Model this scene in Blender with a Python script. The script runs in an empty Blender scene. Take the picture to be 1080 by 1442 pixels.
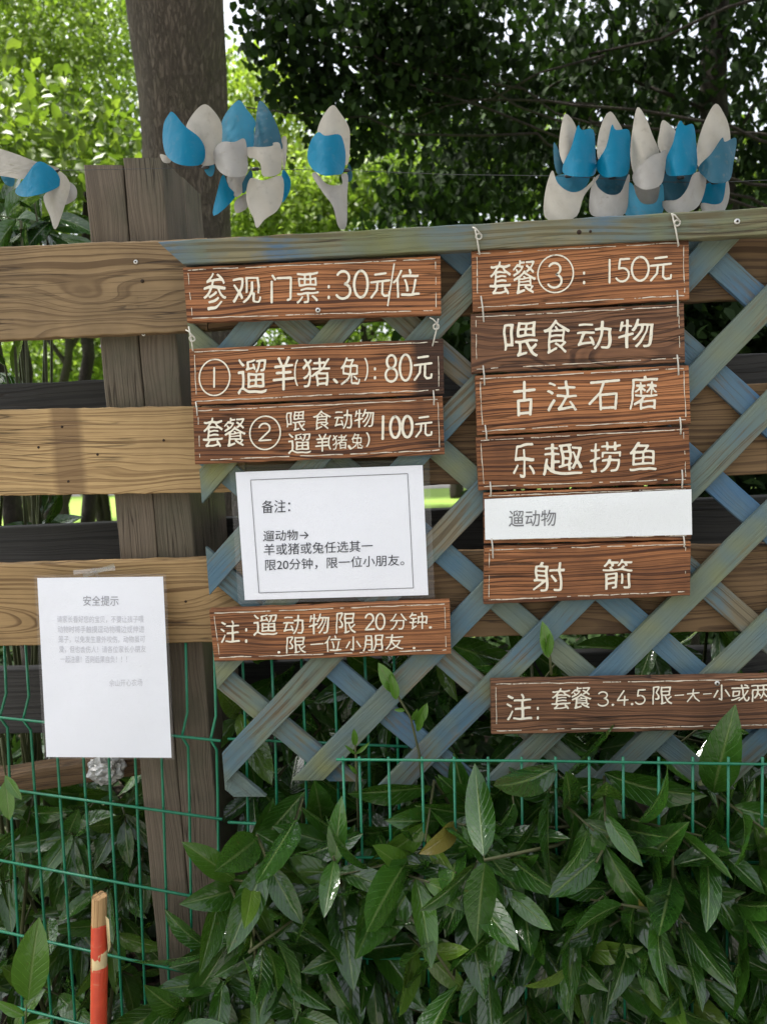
import bpy, bmesh, math, random
import numpy as np
from mathutils import Vector, Matrix, noise as mnoise

random.seed(7)
R = np.random.RandomState(11)
sc = bpy.context.scene
COL = sc.collection

# ------------------------------------------------------------------ camera
F, CX, CY = 1083.0, 540.0, 721.0            # focal length and centre in photo pixels (1080 x 1442)
CAM = Vector((0.0, -1.27, 1.42))
YAW, PITCH, ROLL = math.radians(3.4), math.radians(7.4), math.radians(2.9)
fwd = Vector((-math.sin(YAW) * math.cos(PITCH), math.cos(YAW) * math.cos(PITCH), -math.sin(PITCH)))
r0 = Vector((math.cos(YAW), math.sin(YAW), 0))
u0 = r0.cross(fwd)
UP = u0 * math.cos(ROLL) + r0 * math.sin(ROLL)
RT = r0 * math.cos(ROLL) - u0 * math.sin(ROLL)
cd = bpy.data.cameras.new('camera')
cam = bpy.data.objects.new('camera', cd); COL.objects.link(cam)
cd.sensor_fit = 'VERTICAL'; cd.sensor_height = 24; cd.lens = 24 * F / 1442
cd.clip_start = 0.02; cd.clip_end = 400
cd.dof.use_dof = True; cd.dof.focus_distance = 1.25; cd.dof.aperture_fstop = 4.2
cam.matrix_world = Matrix((( RT.x, UP.x, -fwd.x, CAM.x), (RT.y, UP.y, -fwd.y, CAM.y), (RT.z, UP.z, -fwd.z, CAM.z), (0, 0, 0, 1)))
sc.camera = cam

# ------------------------------------------------------------------ sky and sun (bright hazy overcast)
SUN_EL, SUN_AZ = math.radians(62), math.radians(282)     # azimuth clockwise from +Y (away from the camera)
w = bpy.data.worlds.new('World'); sc.world = w; w.use_nodes = True
nt = w.node_tree; nt.nodes.clear()
sky = nt.nodes.new('ShaderNodeTexSky'); sky.sky_type = 'NISHITA'; sky.sun_disc = False
sky.sun_elevation = SUN_EL; sky.sun_rotation = SUN_AZ; sky.dust_density = 4.0; sky.ozone_density = 1.0
hs = nt.nodes.new('ShaderNodeHueSaturation'); hs.inputs['Saturation'].default_value = 0.32
bg = nt.nodes.new('ShaderNodeBackground'); bg.inputs['Strength'].default_value = 0.15
wo = nt.nodes.new('ShaderNodeOutputWorld')
nt.links.new(sky.outputs[0], hs.inputs['Color']); nt.links.new(hs.outputs[0], bg.inputs[0]); nt.links.new(bg.outputs[0], wo.inputs[0])
sl = bpy.data.lights.new('sun', 'SUN'); sl.energy = 5.0; sl.angle = math.radians(4); sl.color = (1, 0.96, 0.9)
sun = bpy.data.objects.new('sun', sl); COL.objects.link(sun)
sdir = Vector((math.sin(SUN_AZ) * math.cos(SUN_EL), math.cos(SUN_AZ) * math.cos(SUN_EL), math.sin(SUN_EL)))
sun.rotation_euler = sdir.to_track_quat('Z', 'Y').to_euler(); sun.location = (-3, -5, 9)
sc.view_settings.view_transform = 'Standard'; sc.view_settings.look = 'None'
sc.view_settings.exposure = 1.55; sc.view_settings.gamma = 1
sc.cycles.max_bounces = 8; sc.cycles.transparent_max_bounces = 16
try: sc.cycles.use_denoising = True
except Exception: pass

# ------------------------------------------------------------------ helpers
def W(px, py, Y):
    """the point of the plane y = Y that lies on the ray through photo pixel (px, py)"""
    d = fwd * F + RT * (px - CX) - UP * (py - CY)
    return CAM + d * ((Y - CAM.y) / d.y)
MW = {}
def tag(o, label=None, cat=None, group=None, kind=None):
    if label: o['label'] = label
    if cat: o['category'] = cat
    if group: o['group'] = group
    if kind: o['kind'] = kind
    return o
def empty(name, loc, label, cat, group=None):
    o = bpy.data.objects.new(name, None); COL.objects.link(o); o.empty_display_size = 0.05
    o.location = loc; MW[o] = Matrix.Translation(Vector(loc)); return tag(o, label, cat, group)
def link(name, me, mat, parent=None, frame=None):
    """me is in the coordinates of frame (identity = world)"""
    o = bpy.data.objects.new(name, me); COL.objects.link(o)
    if mat: me.materials.append(mat)
    frame = frame or Matrix.Identity(4)
    MW[o] = frame
    if parent: o.parent = parent; o.matrix_basis = MW[parent].inverted() @ frame
    else: o.matrix_basis = frame
    return o
def mesh(name, verts, faces, mat, parent=None, frame=None, smooth=False):
    me = bpy.data.meshes.new(name)
    if frame:
        inv = frame.inverted(); verts = [inv @ Vector(v) for v in verts]
    me.from_pydata([tuple(v) for v in verts], [], faces)
    if smooth: me.polygons.foreach_set('use_smooth', [True] * len(me.polygons))
    me.update()
    return link(name, me, mat, parent, frame)
def frame_of(o, x, z=None):
    x = Vector(x).normalized(); y = Vector((0, 1, 0)); y = (y - x * y.dot(x)).normalized(); z = x.cross(y)
    return Matrix(((x.x, y.x, z.x, o[0]), (x.y, y.y, z.y, o[1]), (x.z, y.z, z.z, o[2]), (0, 0, 0, 1)))

def plank(name, q, Yf, Yb, mat, parent, n=20, r=0.003, jit=0.0008, world=False, along_z=False, seed=None):
    """board from four corners TL TR BR BL (photo pixels on the plane Yf, or (x, z) when world); rounded worn edges"""
    seed = seed if seed is not None else random.uniform(0, 100)
    P = [Vector((c[0], Yf, c[1])) for c in q] if world else [W(c[0], c[1], Yf) for c in q]
    TL, TR, BR, BL = P
    cen = (TL + TR + BR + BL) / 4; fr = frame_of(cen, (TR + BR - TL - BL))
    if along_z: fr = frame_of(cen, (TL + TR - BL - BR))
    th = Yb - Yf; prof = []
    for (cy, cs, a0) in ((r, 0, 180), (th - r, 0, 270), (th - r, 1, 0), (r, 1, 90)):
        for k in range(4):
            a = math.radians(a0 + 30 * k)
            # a: direction of the corner arc in (y, s); s measured up
            prof.append((cy + r * math.cos(a), cs, r * math.sin(a)))
    vs, fs = [], []; m = len(prof)
    for i in range(n + 1):
        t = i / n; b = BL.lerp(BR, t); u = TL.lerp(TR, t); up = (u - b).normalized()
        for j, (dy, s, ds) in enumerate(prof):
            base = b.lerp(u, s); off = ds + (r if s == 0 else -r)
            p = base + up * off + Vector((0, dy, 0))
            k = j // 4
            nz = mnoise.noise(Vector((seed + k * 7.1, t * n * 0.35, 0))) * jit + mnoise.noise(Vector((seed + j * 3.3, t * n * 1.3, 5))) * jit * .5
            p += up * nz + Vector((0, mnoise.noise(Vector((seed + k * 5.7, t * n * .4, 9))) * jit * .6, 0))
            vs.append(p)
    for i in range(n):
        for j in range(m):
            a, b_ = i * m + j, i * m + (j + 1) % m
            fs.append((a, b_, b_ + m, a + m))
    fs.append(tuple(range(m - 1, -1, -1))); fs.append(tuple(range(n * m, n * m + m)))
    o = mesh(name, vs, fs, mat, parent, fr)
    bm = bmesh.new(); bm.from_mesh(o.data); bmesh.ops.recalc_face_normals(bm, faces=bm.faces); bm.to_mesh(o.data); bm.free()
    return o
def tube_geo(pts, rad, nseg=8, vs=None, fs=None, cap=True):
    vs = [] if vs is None else vs; fs = [] if fs is None else fs
    pts = [Vector(p) for p in pts]; b0 = len(vs); n = len(pts)
    rads = rad if isinstance(rad, (list, tuple)) else [rad] * n
    nrm = None
    for i, p in enumerate(pts):
        t = (pts[min(i + 1, n - 1)] - pts[max(i - 1, 0)]).normalized()
        if nrm is None: nrm = t.orthogonal().normalized()
        nrm = (nrm - t * nrm.dot(t)).normalized(); bn = t.cross(nrm)
        for k in range(nseg):
            a = 2 * math.pi * k / nseg
            vs.append(p + (nrm * math.cos(a) + bn * math.sin(a)) * rads[i])
    for i in range(n - 1):
        for k in range(nseg):
            a = b0 + i * nseg + k; b = b0 + i * nseg + (k + 1) % nseg
            fs.append((a, b, b + nseg, a + nseg))
    if cap:
        fs.append(tuple(b0 + k for k in range(nseg - 1, -1, -1))); fs.append(tuple(b0 + (n - 1) * nseg + k for k in range(nseg)))
    return vs, fs
def tube(name, pts, rad, mat, parent=None, nseg=8):
    vs, fs = tube_geo(pts, rad, nseg)
    return mesh(name, vs, fs, mat, parent, Matrix.Translation(Vector(pts[0])), smooth=True)
def crom(pts, n=4, closed=True):
    out = []; m = len(pts)
    for i in range(m if closed else m - 1):
        p0, p1, p2, p3 = (pts[(i - 1) % m], pts[i], pts[(i + 1) % m], pts[(i + 2) % m]) if closed else (pts[max(i - 1, 0)], pts[i], pts[i + 1], pts[min(i + 2, m - 1)])
        for k in range(n):
            t = k / n
            out.append(tuple(0.5 * (2 * p1[d] + (p2[d] - p0[d]) * t + (2 * p0[d] - 5 * p1[d] + 4 * p2[d] - p3[d]) * t * t + (3 * p1[d] - p0[d] - 3 * p2[d] + p3[d]) * t ** 3) for d in (0, 1)))
    if not closed: out.append(tuple(pts[-1]))
    return out

# ------------------------------------------------------------------ materials
class N:
    def __init__(s, name):
        s.m = bpy.data.materials.new(name); s.m.use_nodes = True; s.t = s.m.node_tree; s.t.nodes.clear()
        s.out = s.t.nodes.new('ShaderNodeOutputMaterial')
    def n(s, typ, **kw):
        x = s.t.nodes.new('ShaderNode' + typ)
        for k, v in kw.items(): setattr(x, k, v)
        return x
    def set(s, sock, v):
        if isinstance(v, bpy.types.NodeSocket): s.t.links.new(v, sock)
        elif v is not None:
            if hasattr(sock.default_value, '__len__') and not hasattr(v, '__len__'): v = (v,) * len(sock.default_value)
            if hasattr(v, '__len__') and len(v) == 3 and len(sock.default_value) == 4: v = tuple(v) + (1,)
            sock.default_value = v
    def math(s, op, a, b=None, c=None, clamp=False):
        x = s.n('Math', operation=op, use_clamp=clamp)
        for i, v in enumerate((a, b, c)):
            if v is not None: s.set(x.inputs[i], v)
        return x.outputs[0]
    def vmath(s, op, a, b):
        x = s.n('VectorMath', operation=op); s.set(x.inputs[0], a); s.set(x.inputs[1], b); return x.outputs[0]
    def noise(s, vec, scale, detail=3, rough=.55, dist=0):
        x = s.n('TexNoise'); s.set(x.inputs['Vector'], vec); s.set(x.inputs['Scale'], scale); x.inputs['Detail'].default_value = detail
        x.inputs['Roughness'].default_value = rough; x.inputs['Distortion'].default_value = dist; return x.outputs[0]
    def ramp(s, fac, stops):
        x = s.n('ValToRGB'); s.set(x.inputs[0], fac); e = x.color_ramp.elements
        while len(e) < len(stops): e.new(0.5)
        for i, (p, c) in enumerate(stops):
            e[i].position = p; e[i].color = tuple(c) + (1,) if hasattr(c, '__len__') else (c, c, c, 1)
        return x.outputs[0]
    def mix(s, fac, a, b, blend='MIX'):
        x = s.n('Mix', data_type='RGBA', blend_type=blend); s.set(x.inputs[0], fac); s.set(x.inputs[6], a); s.set(x.inputs[7], b); return x.outputs[2]
    def bump(s, h, strength=.3, dist=.002, normal=None):
        x = s.n('Bump'); s.set(x.inputs['Height'], h); x.inputs['Strength'].default_value = strength; x.inputs['Distance'].default_value = dist
        if normal: s.set(x.inputs['Normal'], normal)
        return x.outputs[0]
    def bsdf(s, col, rough=.6, nrm=None, spec=.5, metal=0, **kw):
        x = s.n('BsdfPrincipled'); s.set(x.inputs['Base Color'], col); s.set(x.inputs['Roughness'], rough)
        s.set(x.inputs['Specular IOR Level'], spec); s.set(x.inputs['Metallic'], metal)
        if nrm: s.set(x.inputs['Normal'], nrm)
        for k, v in kw.items(): s.set(x.inputs[k], v)
        return x.outputs[0]
    def done(s, sh): s.t.links.new(sh, s.out.inputs[0]); return s.m
    def objvec(s, randomise=True):
        c = s.n('TexCoord').outputs['Object']
        if randomise:
            r = s.n('ObjectInfo').outputs['Random']
            cx = s.n('CombineXYZ'); s.set(cx.inputs[0], s.math('MULTIPLY', r, 37.0)); s.set(cx.inputs[1], s.math('MULTIPLY', r, 11.0)); s.set(cx.inputs[2], s.math('MULTIPLY', r, 53.0))
            return c, s.vmath('ADD', c, cx.outputs[0]), r
        return c, c, None

def wood(name, light, dark, ring=100, zoff=.12, yoff=.03, wob=.018, sharp=2.0, fiber=.35, dirt=.35, dirtc=None, dirtscale=3, knots=(), rough=.7,
         paint=None, bumps=.5, tone=.25, stain=None, phase=3.0):
    s = N(name); c0, c, rnd = s.objvec()
    xs = s.n('SeparateXYZ'); s.set(xs.inputs[0], c0)
    sv = s.n('Mapping'); s.set(sv.inputs[0], c); sv.inputs['Scale'].default_value = (1.6, 5, 5)
    n1 = s.noise(sv.outputs[0], 1.6, 2, .5)
    z = s.math('ADD', xs.outputs[2], s.math('MULTIPLY_ADD', n1, wob * 2, -wob))
    zo = s.math('MULTIPLY_ADD', rnd, zoff * 1.2, zoff * .5)
    for (kx, kz, kr, ka) in knots:
        dx = s.math('DIVIDE', s.math('SUBTRACT', xs.outputs[0], kx), kr * 2.6); dz = s.math('DIVIDE', s.math('SUBTRACT', xs.outputs[2], kz), kr)
        d2 = s.math('ADD', s.math('MULTIPLY', dx, dx), s.math('MULTIPLY', dz, dz))
        z = s.math('ADD', z, s.math('MULTIPLY', s.math('EXPONENT', s.math('MULTIPLY', d2, -1)), ka))
    z = s.math('ADD', z, zo)
    y = s.math('ADD', s.math('MULTIPLY_ADD', n1, yoff * 2.2, -yoff * .4), s.math('MULTIPLY', xs.outputs[1], .7))
    r = s.math('SQRT', s.math('ADD', s.math('MULTIPLY', z, z), s.math('MULTIPLY', y, y)))
    fv = s.n('Mapping'); s.set(fv.inputs[0], c); fv.inputs['Scale'].default_value = (6, 240, 240)
    fib = s.noise(fv.outputs[0], 1.0, 3, .6)
    gv = s.n('Mapping'); s.set(gv.inputs[0], c); gv.inputs['Scale'].default_value = (3.0, 45, 45)
    vary = s.noise(gv.outputs[0], 1.0, 2, .5)
    ph = s.math('MULTIPLY_ADD', r, ring * 2 * math.pi, s.math('MULTIPLY_ADD', fib, 1.0, s.math('MULTIPLY', vary, phase)))
    rn = s.n('TexNoise'); rn.noise_dimensions = '1D'; s.set(rn.inputs['W'], s.math('MULTIPLY', r, ring * .45)); rn.inputs['Detail'].default_value = 1
    ph = s.math('ADD', ph, s.math('MULTIPLY', rn.outputs[0], 9.0))
    fr_ = s.math('FRACT', s.math('DIVIDE', ph, 2 * math.pi)); late = s.math('POWER', s.ramp(fr_, [(0., .1), (.12, 0.), (.5, .22), (.82, 1.), (.92, .95), (1., .1)]), sharp * .6)
    late = s.math('MULTIPLY', late, s.math('MULTIPLY_ADD', vary, 1.3, .25), clamp=True)
    big = s.noise(c, dirtscale, 4, .6)
    col = s.mix(late, light, dark)
    col = s.mix(s.math('MULTIPLY', s.ramp(fib, [(.35, 0.), (.7, 1.)]), fiber), col, dark)
    toned = s.math('MULTIPLY_ADD', rnd, tone * 2, 1 - tone)
    col = s.mix(1, col, toned, 'MULTIPLY')
    col = s.mix(s.math('MULTIPLY', s.ramp(big, [(.42, 0.), (.68, 1.)]), dirt), col, dirtc or tuple(v * .45 for v in dark))
    cv = s.n('Mapping'); s.set(cv.inputs[0], c); cv.inputs['Scale'].default_value = (2.2, 70, 70); cn = s.noise(cv.outputs[0], 1.0, 2, .5, .3)
    crk = s.math('MULTIPLY', s.ramp(s.math('ABSOLUTE', s.math('SUBTRACT', cn, .5)), [(0., 1.), (.022, 0.)]), s.ramp(s.noise(c, 6, 2, .5), [(.48, 0.), (.58, 1.)]))
    col = s.mix(s.math('MULTIPLY', crk, .75), col, (.018, .012, .008))
    if stain:
        sx, sw, sc_, sa = stain; d = s.math('ABSOLUTE', s.math('SUBTRACT', s.math('MULTIPLY_ADD', s.math('SUBTRACT', big, .5), .03, xs.outputs[0]), sx))
        col = s.mix(s.math('MULTIPLY', s.ramp(s.math('DIVIDE', d, sw * 2), [(.38, 1.), (.6, 0.)]), sa), col, sc_)
    h = s.math('SUBTRACT', s.math('MULTIPLY', fib, .5), s.math('MULTIPLY_ADD', late, -.6, s.math('MULTIPLY', crk, 1.2)))
    rg = rough
    if paint:
        pv = s.n('Mapping'); s.set(pv.inputs[0], c); pv.inputs['Scale'].default_value = (10, 20, 20)
        pn = s.noise(pv.outputs[0], 1, 5, .65); pm = s.noise(c, 4.6, 3, .55)
        m = s.math('ADD', s.math('MULTIPLY', pn, .55), s.math('MULTIPLY', pm, .75))
        m = s.math('ADD', m, s.math('MULTIPLY_ADD', late, -.10, s.math('MULTIPLY_ADD', rnd, .14, paint.get('bias', 0))))
        m = s.ramp(m, [(.56, 0.), (.70, 1.)])
        hue = s.noise(c, 6.0, 3, .55)
        pc = s.mix(s.ramp(hue, [(.35, 0.), (.62, 1.)]), paint['a'], paint['b'])
        col = s.mix(s.math('MULTIPLY', m, paint.get('amt', .9)), col, pc)
        gr = s.noise(s.vmath('ADD', c, (3.3, 8.1, 1.7)), 5.0, 3, .6)
        col = s.mix(s.math('MULTIPLY', s.ramp(gr, [(.55, 0.), (.72, 1.)]), paint.get('moss', .6)), col, paint.get('mossc', (.20, .20, .06)))
        col = s.mix(s.math('MULTIPLY', s.ramp(fib, [(.5, 0.), (.8, 1.)]), .35), col, (.09, .075, .055))
    return s.done(s.bsdf(col, rg, s.bump(h, bumps, .0015), .25))

def simple(name, col, rough=.5, spec=.5, var=.15, scale=20, metal=0, bump=0, **kw):
    s = N(name); c0, c, r = s.objvec()
    n = s.noise(c, scale, 4, .6)
    k = s.mix(s.math('MULTIPLY', n, 1), tuple(v * (1 - var * 1.6) for v in col), tuple(min(1, v * (1 + var)) for v in col))
    return s.done(s.bsdf(k, rough, s.bump(n, bump, .002) if bump else None, spec, metal, **kw))

M = {}
M['plank'] = wood('weathered_pine', (.42, .275, .125), (.165, .095, .04), ring=125, zoff=.06, yoff=.05, wob=.022, sharp=2.8, dirt=.45, dirtc=(.10, .062, .03), dirtscale=4.5, tone=.10, fiber=.3)
M['plank_stain'] = wood('weathered_pine_stained', (.43, .29, .135), (.17, .10, .043), ring=125, zoff=.06, yoff=.05, wob=.022, sharp=2.8, dirt=.45, dirtc=(.10, .062, .03), dirtscale=4.5, tone=.08, fiber=.35, stain=(.012, .026, (.12, .068, .035), .6))
M['plank_knot'] = wood('weathered_pine_knotty', (.31, .21, .108), (.12, .074, .036), ring=85, zoff=.05, yoff=.05, wob=.02, sharp=1.8, dirt=.55, dirtc=(.075, .05, .028), dirtscale=4, tone=.05, fiber=.35, knots=((0.075, -.015, .030, .030),))
M['plank_dark'] = wood('dark_stained_shaded_pine', (.17, .105, .05), (.07, .04, .02), ring=95, zoff=.07, wob=.02, dirt=.5, tone=.1)  # wood stain plus part of the shade behind the lattice, in one colour
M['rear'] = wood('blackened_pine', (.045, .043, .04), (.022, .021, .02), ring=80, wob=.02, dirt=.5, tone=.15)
M['post'] = wood('grey_brown_post_timber', (.15, .118, .085), (.10, .078, .056), ring=150, zoff=.07, wob=.02, sharp=1.6, dirt=.55, dirtc=(.06, .06, .038), dirtscale=9, tone=.10, phase=5.0, bumps=.9)
SG = dict(light=(.40, .165, .066), dark=(.070, .027, .014), ring=135, zoff=.10, yoff=.045, wob=.014, sharp=1.35, fiber=.4, phase=2.0, dirt=.6, dirtc=(.045, .02, .013), dirtscale=5.5, tone=.2, bumps=1.0)
M['sign'] = wood('charred_sign_pine', **SG); M['sign_scorched'] = wood('charred_sign_pine_scorched', **SG, stain=(.185, .03, (.03, .018, .014), .85))
M['sign_dark'] = wood('charred_dark_sign_pine', (.23, .11, .056), (.05, .024, .015), ring=130, zoff=.07, yoff=.06, wob=.014, sharp=1.3, phase=2.0, fiber=.35, dirt=.5, dirtc=(.035, .018, .012), dirtscale=5, tone=.06, bumps=.8)
blue = dict(a=(.06, .13, .185), b=(.14, .17, .12), amt=.92, moss=.7, bias=.035)
M['slat'] = wood('peeling_blue_slat', (.22, .185, .12), (.11, .088, .054), ring=90, zoff=.1, dirt=.25, paint=blue, tone=.15, bumps=.5)
M['slat_blue'] = wood('blue_painted_slat', (.20, .17, .115), (.10, .08, .05), ring=90, zoff=.1, dirt=.2, paint=dict(a=(.04, .115, .22), b=(.09, .15, .175), amt=.92, moss=.35, bias=.09), tone=.12, bumps=.5)
M['rail'] = wood('green_blue_painted_rail', (.24, .21, .12), (.11, .095, .05), ring=100, zoff=.1, dirt=.2, paint=dict(a=(.055, .12, .20), b=(.15, .165, .085), amt=.85, moss=.65, mossc=(.13, .13, .03), bias=-.06), tone=.05, bumps=.5)

def paint_mat(name, col, chip=.35):
    s = N(name); c0, c, r = s.objvec()
    n = s.noise(c, 260, 3, .6); n2 = s.noise(c, 40, 3, .6)
    k = s.mix(n2, tuple(v * .82 for v in col), col)
    a = s.ramp(s.math('MULTIPLY_ADD', n2, .5, s.math('MULTIPLY', n, .6)), [(chip - .06, 0.), (chip + .06, 1.)])
    mx = s.n('MixShader'); tr = s.n('BsdfTransparent'); s.set(mx.inputs[0], a); s.t.links.new(tr.outputs[0], mx.inputs[1])
    s.t.links.new(s.bsdf(k, .7, s.bump(n, .4, .001), .3), mx.inputs[2]); return s.done(mx.outputs[0])
M['lettering'] = paint_mat('cream_brush_paint', (.80, .74, .60), .375)
M['chalk'] = paint_mat('worn_white_edge_line', (.68, .60, .48), .46)
M['print'] = simple('black_toner', (.045, .045, .055), .7, .2, .1)
M['print_grey'] = simple('faded_grey_toner', (.58, .58, .62), .8, .2, .1)
M['print_title'] = simple('soft_grey_toner', (.33, .33, .36), .8, .2, .1); M['print_mid'] = simple('grey_toner', (.17, .17, .18), .8, .2, .2)
def paper_mat(name, col):
    s = N(name); c0, c, r = s.objvec(); n = s.noise(c, 7, 3, .5); f = s.noise(c, 900, 2, .5)
    k = s.mix(n, tuple(v * .95 for v in col), col)
    return s.done(s.bsdf(k, .55, s.bump(s.math('MULTIPLY_ADD', n, 6, f), .55, .002), .4))
M['paper'] = paper_mat('white_office_paper', (.80, .81, .86)); M['paper_strip'] = paper_mat('creased_white_paper', (.80, .82, .83))
def film_mat(name, a=.14):
    s = N(name); tr = s.n('BsdfTransparent'); gl = s.n('BsdfGlossy'); gl.inputs['Roughness'].default_value = .12
    df = s.n('BsdfDiffuse'); df.inputs[0].default_value = (.6, .62, .66, 1)
    m1 = s.n('MixShader'); m1.inputs[0].default_value = .5; s.t.links.new(gl.outputs[0], m1.inputs[1]); s.t.links.new(df.outputs[0], m1.inputs[2])
    m2 = s.n('MixShader'); m2.inputs[0].default_value = a; s.t.links.new(tr.outputs[0], m2.inputs[1]); s.t.links.new(m1.outputs[0], m2.inputs[2])
    return s.done(m2.outputs[0])
M['film'] = film_mat('clear_laminate', .07); M['tape'] = film_mat('yellowed_clear_tape', .3)
def plastic(name, col, trans=.4, dirt=.5):
    s = N(name); c0, c, r = s.objvec(); n = s.noise(c, 14, 4, .6); f = s.noise(c, 90, 3, .6)
    k = s.mix(s.math('MULTIPLY', s.ramp(n, [(.4, 0.), (.7, 1.)]), dirt), col, tuple(v * .6 + .03 for v in col))
    k = s.mix(s.math('MULTIPLY', s.ramp(f, [(.58, 0.), (.75, 1.)]), dirt * .6), k, (.25, .22, .17))
    b = s.bsdf(k, .42, s.bump(s.math('ADD', n, s.noise(c, 34, 2, .5, 1.2)), .45, .004), .25); t = s.n('BsdfTranslucent'); s.set(t.inputs[0], k)
    mx = s.n('MixShader'); mx.inputs[0].default_value = trans; s.t.links.new(b, mx.inputs[1]); s.t.links.new(t.outputs[0], mx.inputs[2]); return s.done(mx.outputs[0])
M['pw_blue'] = plastic('bright_blue_plastic', (.0004, .21, .36), .38, .15); M['pw_light'] = plastic('faded_light_blue_plastic', (.06, .30, .44), .45)
M['pw_teal'] = plastic('faded_teal_plastic', (.03, .13, .19), .35); M['pw_white'] = plastic('dirty_white_plastic', (.52, .485, .42)); M['pw_grey'] = plastic('grimy_white_plastic', (.42, .40, .37), .35, .5)
M['wire_green'] = simple('green_coated_wire', (.010, .17, .085), .35, .5, .3, 60)
M['wire_white'] = simple('pale_plastic_cord', (.55, .52, .45), .6, .3, .2, 80)
M['wire_black'] = simple('thin_dark_wire', (.03, .03, .03), .4, .5)
M['screw'] = simple('zinc_screw', (.62, .61, .58), .35, .5, .2, 200, metal=.8)
M['hole'] = simple('rusty_hole', (.035, .022, .015), .8, .2, .3, 200)
M['foil'] = simple('crumpled_foil', (.36, .36, .35), .35, .5, .3, 40, metal=.3, bump=.8)
def red_mat():
    s = N('red_plastic_wrap'); c0, c, r = s.objvec(); n = s.noise(c, 45, 3, .6)
    mp = s.n('Mapping'); s.set(mp.inputs[0], c); mp.inputs['Scale'].default_value = (160, 160, 8); f = s.noise(mp.outputs[0], 1, 3, .6)
    k = s.mix(n, (.42, .035, .018), (.68, .09, .035)); k = s.mix(s.math('MULTIPLY', s.ramp(f, [(.6, 0.), (.75, 1.)]), .5), k, (.62, .30, .16))
    return s.done(s.bsdf(k, .38, s.bump(f, .3, .002), .5))
M['red'] = red_mat()
M['stake'] = wood('pale_bamboo', (.50, .32, .15), (.26, .14, .06), ring=160, zoff=.02, wob=.004, dirt=.3, tone=.05)
M['torn'] = simple('torn_cream_wrap', (.66, .52, .28), .6, .3, .3, 60, bump=.3)

def bark_mat(name, a, b, mossy=(.06, .065, .03)):
    s = N(name); c0, c, r = s.objvec(); mp = s.n('Mapping'); s.set(mp.inputs[0], c); mp.inputs['Scale'].default_value = (16, 16, 3.2)
    n = s.noise(mp.outputs[0], 3.0, 6, .68, .6); v = s.n('TexVoronoi', feature='DISTANCE_TO_EDGE'); s.set(v.inputs['Vector'], s.vmath('ADD', mp.outputs[0], n)); v.inputs['Scale'].default_value = 4.2
    ed = s.ramp(v.outputs[0], [(0., .45), (.2, 1.)])
    k = s.mix(s.math('MULTIPLY', n, ed), a, b); k = s.mix(s.math('MULTIPLY', s.ramp(s.noise(c, 2.2, 3, .6), [(.5, 0.), (.7, 1.)]), .5), k, mossy)
    return s.done(s.bsdf(k, .85, s.bump(s.math('MULTIPLY_ADD', n, .8, s.math('MULTIPLY', ed, .6)), 1.0, .02), .2))
M['bark'] = bark_mat('grey_brown_bark', (.06, .048, .037), (.17, .135, .10)); M['bark_dark'] = bark_mat('dark_bark', (.02, .016, .012), (.06, .048, .036))
M['stem'] = simple('brown_green_stem', (.07, .075, .03), .6, .3, .4, 40)
def ground_mat(name, a, b, scale, rough=.9, bump=.5):
    s = N(name); c0, c, r = s.objvec(False); n = s.noise(c, scale, 6, .65); f = s.noise(c, scale * 14, 4, .6)
    return s.done(s.bsdf(s.mix(s.math('MULTIPLY_ADD', n, .6, s.math('MULTIPLY', f, .4)), a, b), rough, s.bump(f, bump, .02), .2))
M['lawn'] = ground_mat('lawn_green', (.10, .17, .025), (.20, .30, .05), .9); M['path'] = ground_mat('pale_paving', (.17, .16, .15), (.24, .225, .21), 1.5); M['soil'] = ground_mat('damp_soil', (.016, .012, .008), (.04, .03, .02), 3)

def laurel_mat(name, dark, light, young=None, rough=.24):
    s = N(name); uv = s.n('UVMap').outputs[0]; x = s.n('SeparateXYZ'); s.set(x.inputs[0], uv)
    at = s.n('Attribute', attribute_name='tint').outputs['Fac']
    ax = s.math('ABSOLUTE', s.math('SUBTRACT', x.outputs[1], .5))
    rib = s.ramp(ax, [(0., 1.), (.035, .5), (.055, 0.)])
    vp = s.math('SUBTRACT', x.outputs[0], s.math('MULTIPLY', ax, .55)); vs_ = s.math('SINE', s.math('MULTIPLY', vp, 62)); vein = s.ramp(vs_, [(.86, 0.), (1., 1.)])
    c = s.n('TexCoord').outputs['Object']; n = s.noise(c, 38, 3, .6); nb = s.noise(c, 62, 2, .5)
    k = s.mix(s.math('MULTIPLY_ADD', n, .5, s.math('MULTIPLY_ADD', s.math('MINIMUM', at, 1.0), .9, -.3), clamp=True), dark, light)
    k = s.mix(s.math('MULTIPLY', vein, .22), k, tuple(min(1, v * 2.0) for v in light)); k = s.mix(s.math('MULTIPLY', rib, .6), k, (.16, .22, .07))
    k = s.mix(s.math('SUBTRACT', at, 1.0, clamp=True), k, (.16, .24, .03)); k = s.mix(s.math('MULTIPLY', s.math('SUBTRACT', at, 2.0, clamp=True), 1.0), k, (.22, .18, .04))
    spot = s.ramp(s.noise(c, 75, 2, .5), [(.70, 0.), (.76, 1.)]); k = s.mix(s.math('MULTIPLY', spot, .35), k, (.12, .10, .03))
    h = s.math('ADD', s.math('MULTIPLY', s.math('ADD', rib, s.math('MULTIPLY', vein, .6)), -1), s.math('MULTIPLY', nb, 1.0))
    b = s.bsdf(k, s.math('MULTIPLY_ADD', n, .25, rough - .1), s.bump(h, .38, .0035), .18, **{'Coat Weight': .9, 'Coat Roughness': .11, 'Coat Normal': s.bump(h, .34, .0035)}); t = s.n('BsdfTranslucent'); s.set(t.inputs[0], s.mix(.5, k, (.12, .2, .02)))
    mx = s.n('MixShader'); mx.inputs[0].default_value = .14; s.t.links.new(b, mx.inputs[1]); s.t.links.new(t.outputs[0], mx.inputs[2]); return s.done(mx.outputs[0])
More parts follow.
